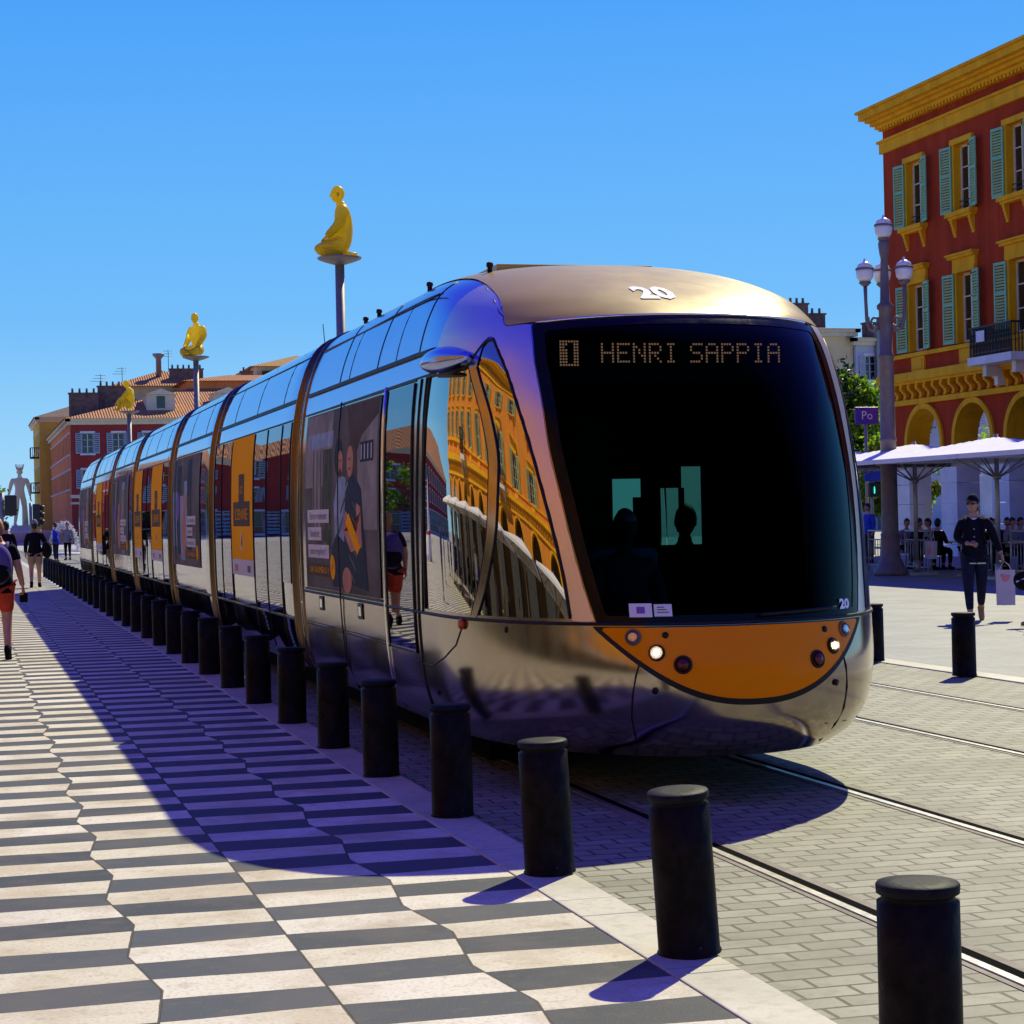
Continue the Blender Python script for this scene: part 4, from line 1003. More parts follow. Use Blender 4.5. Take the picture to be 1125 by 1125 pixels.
MB().ell((hb.x-.015, hb.y+.0725, .60), (.055, .002, .05), 14).ell((hb.x+.03, hb.y+.0722, .64), (.025, .002, .025), 10).ell((hb.x-.06, hb.y+.0722, .63), (.025, .002, .025), 10).xform(TM).build('print', M['pink'], ob)
# walker cut by the right edge
figure('person in pale trousers and tan shoes half out of the right edge of the photo', (13.98, 23.8, 0), R_(70),
    dict(knR=(.095, .14, .51), anR=(.075, .24, .09), knL=(-.085, -.04, .51), anL=(-.075, -.22, .15)),
    clothes=(('jumper', 'greyc', TOP_LONG, 1.12, OV_LONG), ('trousers', 'whitec', LEG_LONG, 1.2, OV_LEGL)), shoes='tan', footp=(-.6, .05))
hbg = MB().ell((13.66, 24.02, .62), (.15, .10, .14), 16); o = hbg.build('handbag', M['blackc']); tag(o, 'round dark handbag with a white trim carried at the right edge of the photo', 'handbag')
MB().tube([(13.66, 24.02, .74), (13.75, 23.98, 1.0), (13.88, 23.9, 1.35)], .012, 6).build('strap', M['blackc'], o); MB().tube([(13.52, 23.98, .60), (13.65, 23.915, .66), (13.79, 23.96, .60)], .012, 6).build('trim', M['whitec'], o)

# boy with red shorts, left edge
away = R_(0)
figure('person in black tee and red shorts walking away with a rucksack at the left edge', (.40, 25.45, 0), away,
    dict(shR=(.185, -.01, 1.40), elR=(.25, -.06, 1.13), wrR=(.30, .05, .90), knR=(.10, .03, .50), anR=(.10, -.13, .13), knL=(-.10, .14, .51), anL=(-.10, .22, .09)),
    clothes=(('tee', 'blackc', TOP_SHORT, 1.14, OV_SHORT), ('shorts', 'redc', LEG_SHORT, 1.22, OV_LEGS)), hair='hairblond', hairp=dict(low=-.25, back=-.8, front=.3), head=(0, .1), scale=.985, shoes='blackc',
    hands={'R': ((.1, .15, -1), (-1, 0, .1), 1.0)}, footp=(0, -.6))
bp = MB().ell((.40, 25.20, 1.17), (.17, .12, .25), 18, k=12); o = bp.build('rucksack', M['purplec']); tag(o, 'dark violet rucksack on the back of the person in red shorts', 'rucksack')
MB().ell((.40, 25.135, 1.07), (.135, .09, .13), 16).build('pocket', M['blackc'], o)
for s in (-1, 1): MB().tube([(.40+s*.10, 25.25, 1.34), (.40+s*.12, 25.40, 1.44), (.40+s*.12, 25.55, 1.38)], .022, 8, flat=.4).build('strap', M['purplec'], o)
o = MB().box(.655, .755, 25.50, 25.58, .69, .81).build('drinks_can_box', M['blackc'], bevel=.015); o.name = 'black_pouch'; tag(o, 'small black pouch in the hand of the person in red shorts', 'pouch')
# couple
figure('person with long dark hair in black coat walking away on the striped pavement', (1.10, 55.3, 0), R_(-3), dict(anR=(.1, -.15, .12), anL=(-.1, .18, .09)),
    clothes=(('coat', 'blackc', TOP_LONG+[('pelvis', 'hem')], 1.22, dict(OV_LONG, hem=('pelvis', 'knL', .8))), ('trousers', 'jeans', LEG_LONG, 1.12, OV_LEGL)), hairp=dict(low=-.6, back=-.98, front=.3, puff=1.2), rad=dict(pelvis=.14), footp=(0, -.5))
figure('person in khaki shorts, black jacket and flat hat walking away beside the bollards', (1.82, 54.6, 0), R_(-3), dict(anR=(.1, .16, .09), anL=(-.1, -.17, .12), elR=(.26, .05, 1.2), wrR=(.17, .10, 1.42)),
    clothes=(('jacket', 'blackc', TOP_LONG, 1.25, OV_LONG), ('shorts', 'khaki', LEG_SHORT, 1.25, OV_LEGS)), hairp=dict(low=-.2, back=-.7, front=.3), hands={'R': ((-.2, 0, 1), (0, 1, 0), .8)}, footp=(-.5, 0),
    extras=lambda J, hc, hq: [('hat', 'greyc', hair_geo(hc+Vector((0, 0, .03)), hq, low=.1, back=.1, front=.1, puff=1.2))])
o = MB().ell((2.13, 54.55, 1.0), (.14, .2, .24), 14).build('shoulder_bag', M['blackc']); tag(o, 'large black shoulder bag hanging beside the person in khaki shorts', 'bag')
MB().tube([(2.13, 54.5, 1.2), (2.02, 54.5, 1.44)], .02, 6).build('strap', M['blackc'], o)
figure('person in blue top standing near the fountain beyond the tram', (3.9, 90, 0), R_(60), clothes=(('top', 'bluec', TOP_LONG, 1.2, OV_LONG), ('trousers', 'jeans', LEG_LONG, 1.12, OV_LEGL)), sub=1)
figure('person in dark coat standing near the fountain beyond the tram', (4.7, 96, 0), R_(160), clothes=(('coat', 'greyc', TOP_LONG, 1.2, OV_LONG), ('trousers', 'blackc', LEG_LONG, 1.12, OV_LEGL)), sub=1)
# inside the tram
SIT = dict(pelvis=(0, 0, .50), spine=(0, -.03, .68), chest=(0, -.02, .88), neck=(0, 0, 1.03), skull=(0, .02, 1.13), shL=(-.175, -.01, .97), shR=(.175, -.01, .97), elL=(-.23, .05, .72), elR=(.23, .05, .72),
           wrL=(-.15, .28, .70), wrR=(.15, .28, .70), hipL=(-.09, .03, .50), hipR=(.09, .03, .50), knL=(-.10, .44, .50), knR=(.10, .44, .50), anL=(-.10, .42, .09), anR=(.10, .42, .09))
for (x, y, lab) in ((XC-.02, 12.4, 'dark silhouette of the driver behind the tram windscreen'), (XC+.99, 14.0, 'dark silhouette of a seated passenger seen through the windscreen, before the far window')):
    figure(lab, (x, y, .36 if y > 13 else .33), math.pi, SIT, clothes=(('top', 'blackc', TOP_LONG, 1.15, OV_LONG), ('trousers', 'blackc', LEG_LONG, 1.12, OV_LEGL)), hands={'L': ((0, 1, 0), (0, 0, -1), .4), 'R': ((0, 1, 0), (0, 0, -1), .4)}, sub=1, skin='blackc')  # interior shade painted in: skin takes the black cloth colour

# ------------------------------------------------------------------ statues on poles
KN = dict(pelvis=(0, -.12, .26), spine=(0, -.13, .55), chest=(0, -.10, .86), neck=(0, -.06, 1.10), skull=(0, -.03, 1.22), shL=(-.27, -.09, 1.00), shR=(.27, -.09, 1.00), elL=(-.36, -.05, .68), elR=(.36, -.05, .68),
          wrL=(-.20, .26, .42), wrR=(.20, .26, .42), hipL=(-.13, -.06, .24), hipR=(.13, -.06, .24), knL=(-.20, .50, .17), knR=(.20, .50, .17), anL=(-.16, -.10, .06), anR=(.16, -.10, .06))
LOT = dict(KN, knL=(-.42, .30, .16), knR=(.42, .30, .16), anL=(.10, .34, .10), anR=(-.10, .40, .10), wrL=(-.30, .25, .32), wrR=(.30, .25, .32))
HUG = dict(KN, knL=(-.15, .42, .62), knR=(.15, .42, .62), anL=(-.13, .46, .10), anR=(.13, .46, .10), spine=(0, -.16, .52), chest=(0, -.06, .84), skull=(0, .06, 1.18), neck=(0, -.0, 1.06), wrL=(-.06, .56, .45), wrR=(.06, .56, .45), elL=(-.30, .22, .62), elR=(.30, .22, .62))
BR = dict(pelvis=.31, spine=.27, chest=.33, neck=.13, skull=.12, shL=.18, shR=.18, elL=.12, elR=.12, wrL=.075, wrR=.075, hipL=.23, hipR=.23, knL=.16, knR=.16, anL=.11, anR=.11)
def pole_statue(x, y, zt, pose, yaw, label, sc=1.0):
    t = thing('pole_statue', label, 'statue', (x, y, 0), 'yellow figures on tall poles')
    MB().lathe([(.16, 0), (.16, .2), (.145, .25), (.13, zt-.08)], (x, y, 0), 20).build('pole', M['pole'], t)
    T = Matrix.Translation((x, y, zt)) @ Matrix.Rotation(yaw, 4, 'Z') @ Matrix.Scale(sc, 4)
    mb = MB().lathe([(.10, -.16), (.30, -.10), (.46, -.04), (.48, 0), (0, 0.005)], n=28); mb.xform(T).build('platform', M['pole'], t)
    mb = MB(); v, f = skin_geo(pose, TORSO+ARMS+LEGS, BR, 2); mb.add(v, f, 0, True); q = Matrix.Identity(3)
    head_geo(mb, Vector(pose['skull'])+Vector((0, .04, .14)), q, 0, 1.6)
    for sd, s in (('L', 1), ('R', -1)): hand(mb, pose['wr'+sd], (0, .6, -.6), (0, -.5, -.6), s, 1.5, .5)
    for sd in 'LR':
        a = Vector(pose['an'+sd]); back = pose is KN
        mb.tube([a, a+Vector((0, -.18 if back else .12, -.02)), a+Vector((0, -.3 if back else .24, -.02))], [.07, .055, .035], 10)
    mb.xform(T).build('figure', M['yresin'], t); return t
toleft = R_(90-15.3)
pole_statue(10.30, 55.23, 8.95, KN, toleft, 'kneeling yellow figure in profile on a tall pole, the nearest and highest of the three', 1.30)
pole_statue(10.80, 95.5, 9.5, LOT, toleft+R_(55), 'yellow seated figure with straight back, on the middle pole between the other two', 1.34)
pole_statue(9.81, 122.8, 8.45, HUG, toleft, 'yellow hunched figure hugging its knees, in front of the tiled roof', 1.25)

# tall marble statue and its fountain
t = thing('marble_statue', 'tall white marble male statue with spiked crown standing far off at the left', 'statue', (6.35, 236.7, 0))
sc = 3.72; T = Matrix.Translation((6.35, 236.7, 1.75)) @ Matrix.Rotation(math.pi+.15, 4, 'Z') @ Matrix.Scale(sc, 4)
JA = dict(BASE, shL=(-.22, 0, 1.42), shR=(.22, 0, 1.42), elL=(-.29, -.03, 1.12), elR=(.29, -.03, 1.14), wrL=(-.31, .05, .88), wrR=(.36, .05, .90), hipR=(.1, 0, .9), knR=(.12, .08, .5), anR=(.17, .04, .06), anL=(-.12, 0, .06), knL=(-.13, .03, .5))
RA = dict(RAD, chest=.165, spine=.135, pelvis=.14, shL=.085, shR=.085, elL=.058, elR=.058, hipL=.108, hipR=.108, knL=.072, knR=.072, anL=.05, anR=.05, neck=.07)
mb = MB(); v, f = skin_geo(JA, TORSO+ARMS+LEGS, RA, 2); mb.add(v, f, 0, True); hc = Vector(JA['skull'])+Vector((0, .02, .08)); head_geo(mb, hc, Matrix.Identity(3), 0, 1.1)
for sd, s in (('L', 1), ('R', -1)): hand(mb, JA['wr'+sd], (0, .1, -1), (-s, 0, 0), s, 1.1, .6)
for sd in 'LR': a = Vector(JA['an'+sd]); mb.tube([a+Vector((0, -.05, -.02)), a+Vector((0, .08, -.03)), a+Vector((0, .2, -.04))], [.05, .045, .03], 10)
mb.tube([(-.17, -.10, 0), (-.16, -.1, .45), (-.14, -.09, .8)], [.10, .085, .07], 10)
mb.xform(T).build('figure', M['marble'], t)
mb = MB()
mb.lathe([(.08, .05), (.10, .07), (.10, .095), (.08, .10)], hc, 20)
for k in range(9):
    an = 2*math.pi*k/9; mb.tube([hc+Vector((.09*math.cos(an), .10*math.sin(an), .08)), hc+Vector((.135*math.cos(an), .14*math.sin(an), .235))], [.016, .006], 8)
mb.xform(T).build('crown', M['marble'], t)
MB().box(5.2, 7.5, 235.7, 237.8, 0, 1.5).box(5.35, 7.35, 235.85, 237.65, 1.5, 1.75).build('pedestal', M['stone'], t, bevel=.05)
t = thing('fountain', 'round white stone fountain basin with arching spray at the end of the plaza', 'fountain', (9.5, 224, 0))
MB().lathe([(7.2, 0), (7.3, .9), (7.45, 1.0), (7.4, 1.12), (6.9, 1.12), (6.85, .5), (0, .45)], (9.5, 224, 0), 48).build('basin', M['stone'], t)
mb = MB(); rw = random.Random(4)
for k in range(900):
    an = math.pi*rw.random(); r = 1.75+rw.gauss(0, .13); p = Vector((11.0+r*math.cos(an), 217.5+rw.gauss(0, .3), .5+1.75*r/1.75*math.sin(an)))
    mb.ell(p, (rw.uniform(.02, .09),)*3, 5, k=4)
mb.build('water_spray', M['stone'], t)

t = thing('water_jet', 'white arching water jet rising from the paving beyond the end of the tram', 'water jet', (5.4, 114.6, 0))
MB().lathe([(1.15, 0), (1.15, .06), (1.0, .10), (0, .10)], (5.4, 114.6, 0), 32).build('base', M['stone'], t)
mb = MB()
for k in range(1300):
    an = math.pi*rw.random(); r = .86+rw.gauss(0, .055); p = Vector((5.4+r*math.cos(an)*.9, 114.6+rw.gauss(0, .12), .1+1.55*r/.86*math.sin(an)+rw.gauss(0, .02)))
    mb.ell(p, (rw.uniform(.012, .045),)*3, 5, k=4)
mb.build('spray', M['stone'], t)

# ------------------------------------------------------------------ street lamp
t = thing('street_lamp', 'tall dark lamp post with four white globe lanterns beside the red arcaded building', 'street lamp', (21.42, 43.9, 0))
LX, LY = 21.42, 43.9
MB().lathe([(.42, 0), (.42, .10), (.34, .2), (.26, .38), (.235, .42), (.225, .95), (.235, .98), (.205, 1.04), (.20, 1.1), (.19, 3.2), (.205, 3.22), (.205, 3.28), (.182, 3.3), (.17, 5.2), (.19, 5.22), (.19, 5.3), (.16, 5.32), (.155, 6.35), (.20, 6.4), (.20, 6.48), (.12, 6.55), (.085, 7.6), (.11, 7.7), (.14, 7.95), (.10, 8.06)], (LX, LY, 0), 28).build('post', M['post'], t)
def lantern(x, y, z):
    o = MB().lathe([(.06, -.10), (.14, -.03), (.15, 0), (.10, .02)], (x, y, z), 18).build('lantern', M['post'], t)
    MB().lathe([(.12, .01), (.19, .10), (.215, .24), (.205, .30)], (x, y, z), 20).build('globe', M['globe'], o)
    MB().lathe([(.225, .295), (.225, .335), (.205, .34)], (x, y, z), 20).build('band', M['post'], o)
    MB().lathe([(.205, .335), (.16, .43), (.07, .49), (.03, .50), (.03, .55), (0, .58)], (x, y, z), 20).build('lid', M['globe'], o)
lantern(LX, LY, 8.08)
for k in range(3):
    an = R_(-26)+{0: math.pi, 1: 0, 2: math.pi/2+.12}[k]; d = Vector((math.cos(an), math.sin(an), 0)); c = Vector((LX, LY, 0))
    pts = [c+d*r+Vector((0, 0, zz)) for r, zz in ((.12, 6.05), (.25, 5.86), (.37, 5.92), (.44, 6.15), (.455, 6.6), (.46, 7.0))]
    ar = MB().tube(pts, [.055, .05, .05, .045, .042, .05], 10).build('arm', M['post'], t)
    mb = MB(); sp = [c+d*(.25+.09*math.cos(q*.5))+Vector((0, 0, 6.08+.11*math.sin(q*.5))) for q in range(13)]; mb.tube(sp, .03, 8); mb.build('scroll', M['post'], ar)
    lantern(*(c+d*.463+Vector((0, 0, 7.05))))

# ------------------------------------------------------------------ buildings
class Fac:
    """facade frame: origin o, u along, v up, d outward"""
    def __init__(s, o, u, n): s.o = Vector(o); s.u = Vector(u).normalized(); s.n = Vector(n).normalized(); s.flip = s.u.cross(Vector((0, 0, 1))).dot(s.n) < 0
    def p(s, u, v, d=0): return tuple(s.o+s.u*u+Vector((0, 0, v))+s.n*d)
    def box(s, mb, u0, u1, v0, v1, d0, d1, m=0):
        v8 = [s.p(u, v, d) for v in (v0, v1) for d in (d0, d1) for u in (u0, u1)]
        st = len(mb.f); mb.hexa(v8, m)
        if not s.flip: mb.f[st:] = [f[::-1] for f in mb.f[st:]]
        return mb
    def quad(s, mb, pts, m=0, smooth=False): mb.add([s.p(*q) for q in pts], [list(range(len(pts)))], m, smooth); return mb
    def wall(s, mb, u0, u1, v0, v1, holes, depth=.28, m=0, mr=0):
        us = sorted({u0, u1, *[h[0] for h in holes], *[h[1] for h in holes]}); vs = sorted({v0, v1, *[h[2] for h in holes], *[h[3] for h in holes]})
        us = [q for q in us if u0 <= q <= u1]; vs = [q for q in vs if v0 <= q <= v1]
        for i in range(len(us)-1):
            for j in range(len(vs)-1):
                cu, cv = (us[i]+us[i+1])/2, (vs[j]+vs[j+1])/2
                if any(h[0] < cu < h[1] and h[2] < cv < h[3] for h in holes): continue
                s.quad(mb, [(us[i], vs[j]), (us[i+1], vs[j]), (us[i+1], vs[j+1]), (us[i], vs[j+1])], m)
        for a, b, c, d in holes:
            for q in ([(a, c, 0), (a, d, 0), (a, d, -depth), (a, c, -depth)], [(b, c, 0), (b, c, -depth), (b, d, -depth), (b, d, 0)], [(a, d, 0), (b, d, 0), (b, d, -depth), (a, d, -depth)], [(a, c, 0), (a, c, -depth), (b, c, -depth), (b, c, 0)]): s.quad(mb, q, mr)
        return mb
def window(F, par, cu, v0, v1, w, style, shut='shutter', ang=0.25):
    """recessed casement with surround, louvred shutters, sill on corbels"""
    h = v1-v0
    g = MB(); F.box(g, cu-w/2, cu+w/2, v0, v1, -.24, -.20, 0)
    wo = g.build('window', M['wglass'], par)
    fr = MB()
    for a, b, c, d in ((cu-w/2, cu-w/2+.06, v0, v1), (cu+w/2-.06, cu+w/2, v0, v1), (cu-.035, cu+.035, v0, v1), (cu-w/2+.06, cu+w/2-.06, v1-.06, v1), (cu-w/2+.06, cu+w/2-.06, v0, v0+.08), (cu-w/2+.06, cu+w/2-.06, v0+h*.33, v0+h*.33+.035), (cu-w/2+.06, cu+w/2-.06, v0+h*.66, v0+h*.66+.035)):
        F.box(fr, a, b, c, d, -.199, -.16, 0)
    fr.build('frame', M['trim'] if style != 'far' else M['stone'], wo)
    if style in ('upper', 'lower'):
        sr = MB(); F.box(sr, cu-w/2-.16, cu-w/2, v0, v1+.02, .0, .07); F.box(sr, cu+w/2, cu+w/2+.16, v0, v1+.02, .0, .07); F.box(sr, cu-w/2-.18, cu+w/2+.18, v1+.02, v1+.18, 0, .10)
        if style == 'lower':
            F.box(sr, cu-w/2-.20, cu+w/2+.20, v1+.18, v1+.42, 0, .08); F.box(sr, cu-w/2-.30, cu+w/2+.30, v1+.42, v1+.50, 0, .20); F.box(sr, cu-w/2-.34, cu+w/2+.34, v1+.50, v1+.56, 0, .26)
        sr.build('surround', M['yellow'], wo)
        if style == 'upper':
            sl = MB(); F.box(sl, cu-w/2-.28, cu+w/2+.28, v0-.15, v0-.02, 0, .26); F.box(sl, cu-w/2-.22, cu+w/2+.22, v0-.22, v0-.15, 0, .18)
            for q in (-1, 1):
                c = cu+q*(w/2+.06)
                for k in range(5): F.box(sl, c-.06, c+.06, v0-.22-.10*(k+1), v0-.22-.10*k, 0, .17-.03*k)
            sl.build('sill', M['yellow'], wo)
            rl_ = MB()
            for q in (v0+.16, v0+.30): F.box(rl_, cu-w/2, cu+w/2, q, q+.02, -.10, -.08)
            rl_.build('rail', M['iron'], wo)
    else:
        sl = MB(); F.box(sl, cu-w/2-.15, cu+w/2+.15, v0-.14, v0, 0, .16); F.box(sl, cu-w/2-.15, cu+w/2+.15, v1, v1+.16, 0, .08); sl.build('sill', M['stone'], wo)
    for q in ((-1, 1) if shut else ()):
        sw = w*.56 if style != 'far' else w*.5
        hinge = cu+q*(w/2+(.09 if style != 'far' else .02)); a = R_(8 if q < 0 else 12) if style != 'far' else R_(4)
        ca, sa = math.cos(a), math.sin(a); sh = MB()
        def pt(t, v, d): # t along leaf from hinge outwards
            return F.p(hinge+q*(t*ca-d*sa), v, .085+t*sa+d*ca)
        def leafbox(t0, t1, a0, a1, d0, d1):
            sh.hexa([pt(t, v, d) for v in (a0, a1) for d in (d0, d1) for t in (t0, t1)], 0)
        for t0, t1, a0, a1 in ((0, .06, v0, v1), (sw-.06, sw, v0, v1), (.06, sw-.06, v0, v0+.08), (.06, sw-.06, v1-.08, v1), (.06, sw-.06, v0+h*.55, v0+h*.55+.07)): leafbox(t0, t1, a0, a1, 0, .04)
        nsl = 22 if style != 'far' else 9
        for k in range(nsl):
            z0 = v0+.08+(h-.16)*k/nsl; dz = (h-.16)/nsl
            sh.hexa([pt(t, v, d) for v, dd in ((z0, .0), (z0+dz*.55, .0)) for d in ((.004+(.022 if v > z0 else 0)), (.016+(.022 if v > z0 else 0))) for t in (.06, sw-.06)], 0)
        sh.build('shutter', M[shut], wo, merge=True)
    return wo
def arcade_building(label, F, L, bays, bw, off, depth, loc, group=None, balcony_bays=(2,), wing=1, full=True, sc=1.0, wallm='red', pierm='stone'):
    """red facade: arcade, scroll frieze, two storeys of shuttered windows, cornice"""
    t = thing('arcaded_building', label, 'building', loc, group)
    holes = []
    cs = [off+bw*k for k in range(bays)]
    for c in cs: holes += [(c-.48, c+.48, 10.15, 12.08), (c-.48, c+.48, 6.35, 8.36)]
    wl = MB(); F.wall(wl, 0, L, 4.62, 13.95, holes, .3, 0, 1)
    ar, z_s = 1.06, 3.55     # arch radius and spring
    eo = .17
    acs = [c+.25 for c in cs]
    for k, c in enumerate(acs):
        u0 = 0 if k == 0 else (acs[k-1]+c)/2; u1 = L if k == bays-1 else (c+acs[k+1])/2
        A = [(c-ar*math.cos(math.pi*q/20), z_s+ar*.98*math.sin(math.pi*q/20)) for q in range(21)]
        for q in range(20):
            ua = u0 if q == 0 else A[q][0]; ub = u1 if q == 19 else A[q+1][0]
            F.quad(wl, [(A[q][0], A[q][1]), (A[q+1][0], A[q+1][1]), (ub if q == 19 else A[q+1][0], 4.62), (ua if q == 0 else A[q][0], 4.62)], 0)
            F.quad(wl, [(A[q][0], A[q][1], 0), (A[q][0], A[q][1], -.7), (A[q+1][0], A[q+1][1], -.7), (A[q+1][0], A[q+1][1], 0)], 1, True)
        F.quad(wl, [(u0, z_s), (A[0][0], z_s), (u0, 4.62)], 0); F.quad(wl, [(A[20][0], z_s), (u1, z_s), (u1, 4.62)], 0)
        for a, b in ((u0, c-ar), (c+ar, u1)):
            F.quad(wl, [(a, 2.9), (b, 2.9), (b, z_s), (a, z_s)], 0)
            for uu in (a, b): F.quad(wl, [(uu, 2.9, 0), (uu, 2.9, -.7), (uu, z_s, -.7), (uu, z_s, 0)], 1)
    # arcade inside, roof, ends
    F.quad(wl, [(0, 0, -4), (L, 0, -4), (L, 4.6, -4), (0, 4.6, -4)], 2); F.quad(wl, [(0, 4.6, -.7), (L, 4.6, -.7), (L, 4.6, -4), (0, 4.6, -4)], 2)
    F.quad(wl, [(0, 4.62, 0), (0, 13.95, 0), (0, 13.95, -depth), (0, 4.62, -depth)], 0); F.quad(wl, [(L, 4.62, 0), (L, 4.62, -depth), (L, 13.95, -depth), (L, 13.95, 0)], 0)
    F.quad(wl, [(0, 0, -depth), (L, 0, -depth), (L, 13.95, -depth), (0, 13.95, -depth)], 0)
    wl.build('wall', [M[wallm], M['yellow'], M['ochre']], t)
    rf = MB(); F.quad(rf, [(-.6, 13.98, .6), (L+.6, 13.98, .6), (L+.6, 15.6, -depth*.5), (-.6, 15.6, -depth*.5)]); F.quad(rf, [(-.6, 13.98, -depth-.6), (L+.6, 13.98, -depth-.6), (L+.6, 15.6, -depth*.5), (-.6, 15.6, -depth*.5)])
    rf.build('roof', M['tiles'], t)
    cn = MB()
    for v0, v1, d in ((13.45, 13.55, .22), (13.55, 13.66, .36), (13.66, 13.74, .50), (13.74, 13.94, .68), (13.94, 14.02, .78)): F.box(cn, -d*.45, L+d*.45, v0, v1, 0.001, d)
    k = .1
    while k < L: F.box(cn, k, k+.10, 13.36, 13.45, 0.001, .20); k += .20
    cn.build('cornice', M['yellow'], t)
    bd = MB(); F.box(bd, -.08, L+.08, 12.68, 13.0, 0.001, .10); F.box(bd, -.14, L+.14, 13.0, 13.08, 0.001, .17); bd.build('string_course', M['yellow'], t)
    fz = MB(); F.box(fz, -.05, L+.05, 6.18, 6.30, .001, .12); F.box(fz, -.15, L+.15, 5.44, 5.70, .001, .34); F.box(fz, -.1, L+.1, 5.36, 5.44, .001, .22); F.box(fz, -.05, L+.05, 4.74, 4.90, .001, .12)
    for c in cs: F.box(fz, c-.42, c+.42, 5.72, 6.17, .001, .06); F.box(fz, c-.30, c+.30, 5.80, 6.08, .06, .085)
    k = .25
    while k < L-.2:
        for q in range(7):
            a = q/6.; du = .09*math.sin(a*math.pi*2); F.box(fz, k+du-.075, k+du+.075, 4.92+.063*q, 4.983+.063*q+.0005*q, .002, .10+.12*a)
        k += .52
    fz.build('frieze', M['yellow'], t)
    for c in acs:
        am = MB(); r1, r2 = ar, ar+eo
        for q in range(24):
            t0, t1 = math.pi*q/24, math.pi*(q+1)/24
            P = [(c-r*math.cos(tt), z_s+r*.98*math.sin(tt), d) for d in (.0, .07) for tt in (t0, t1) for r in (r1, r2)]
            st = len(am.f); am.hexa([F.p(*p) for p in P])
        for sg in (-1, 1): F.box(am, c+sg*(r1 if sg > 0 else r2), c+sg*(r2 if sg > 0 else r1), 2.9, z_s, 0, .07)
        am.build('arch_moulding', M['yellow'], t)
    edges = [0]+[(acs[k]+acs[k+1])/2 for k in range(bays-1)]+[L]
    for k, e in enumerate(edges):
        lo = max(0, e-(bw/2-ar)-.03) if k else 0; hi = min(L, e+(bw/2-ar)+.03)
        if k == 0: hi = acs[0]-ar+.03
        if k == bays: lo = acs[-1]+ar-.03
        pb = MB(); F.box(pb, lo-.03, hi+.03, 0, .5, -.74, .06)
        for q in range(4): F.box(pb, lo, hi, .5+.6*q+.012, .5+.6*(q+1), -.71, .03)
        F.box(pb, lo-.02, hi+.02, 2.912, 3.0, -.73, .06); pb.build('pier', M[pierm], t)
    for k, c in enumerate(cs):
        if not full: break
        window(F, t, c, 10.15, 12.08, .96, 'upper'); window(F, t, c, 6.35, 8.36, .96, 'lower')
    for k in balcony_bays:
        c = cs[k]; bl = MB(); F.box(bl, c-1.2, c+1.2, 5.50, 5.72, .35, 1.0)
        for sg in (-.8, .8): F.box(bl, c+sg-.1, c+sg+.1, 4.95, 5.50, .02, .35); F.box(bl, c+sg-.1, c+sg+.1, 5.2, 5.50, .35, .7)
        bo = bl.build('balcony', M['stone'], t); r_ = MB()
        F.box(r_, c-1.15, c+1.15, 6.50, 6.55, .92, .97); F.box(r_, c-1.15, c+1.15, 5.80, 5.83, .92, .96)
        n = 26
        for q in range(n+1): u = c-1.14+2.28*q/n; F.box(r_, u-.012, u+.012, 5.72, 6.50, .93, .955)
        for q in range(n): u = c-1.14+2.28*(q+.5)/n; r_.tube([F.p(u-.03, 5.95, .94), F.p(u+.02, 6.1, .94), F.p(u-.02, 6.25, .94), F.p(u+.03, 6.4, .94)], .010, 4)
        for sg in (-1.15, 1.15):
            F.box(r_, c+sg-.02, c+sg+.02, 5.72, 6.55, .05, .09); F.box(r_, c+sg-.015, c+sg+.015, 6.5, 6.55, .1, .92)
            for q in range(8): F.box(r_, c+sg-.012, c+sg+.012, 5.72, 6.5, .12+.1*q, .14+.1*q)
        r_.build('railing', M['iron'], bo)
    return t
FR = Fac((28, 57.3, 0), (0, -1, 0), (-1, 0, 0))
KB = 31.0/28
rb = arcade_building('deep red arcaded building with yellow trim and teal shutters at the right', FR, 27.5, 9, 3.03, 2.15, 12, (28, 57.3, 0), None, (2, 5))
rb.scale = (KB, KB, KB); rb.location = (28*KB, 57.3*KB, CAM_H*(1-KB))
# cloth on the balcony rail
o = MB(); FR.box(o, 7.5, 7.95, 6.12, 6.42, .975, .99); o = o.build('cloth', M['whitec']); o.name = 'draped_cloth'; o.scale = (KB, KB, KB); o.location = (0, 0, CAM_H*(1-KB)); tag(o, 'small pale cloth hung on the black balcony railing', 'cloth')
# same kind of building across the square (seen in the tram's glass)
FL = Fac((-19, -14, 0), (0, 1, 0), (1, 0, 0))
arcade_building('sunlit orange red arcaded building mirrored in the tram cab window', FL, 68, 17, 4.0, 2.0, 12, (-19, -14, 0), None, (5, 9, 13), wallm='orange_st', pierm='shaded_pier')
FBK = Fac((48, -42, 0), (-1, 0, 0), (0, 1, 0))
arcade_building('sunlit orange arcaded building behind the viewpoint, mirrored in the tram nose', FBK, 76, 19, 4.0, 2.0, 12, (48, -42, 0), None, (4, 9, 14), wallm='orange_st')

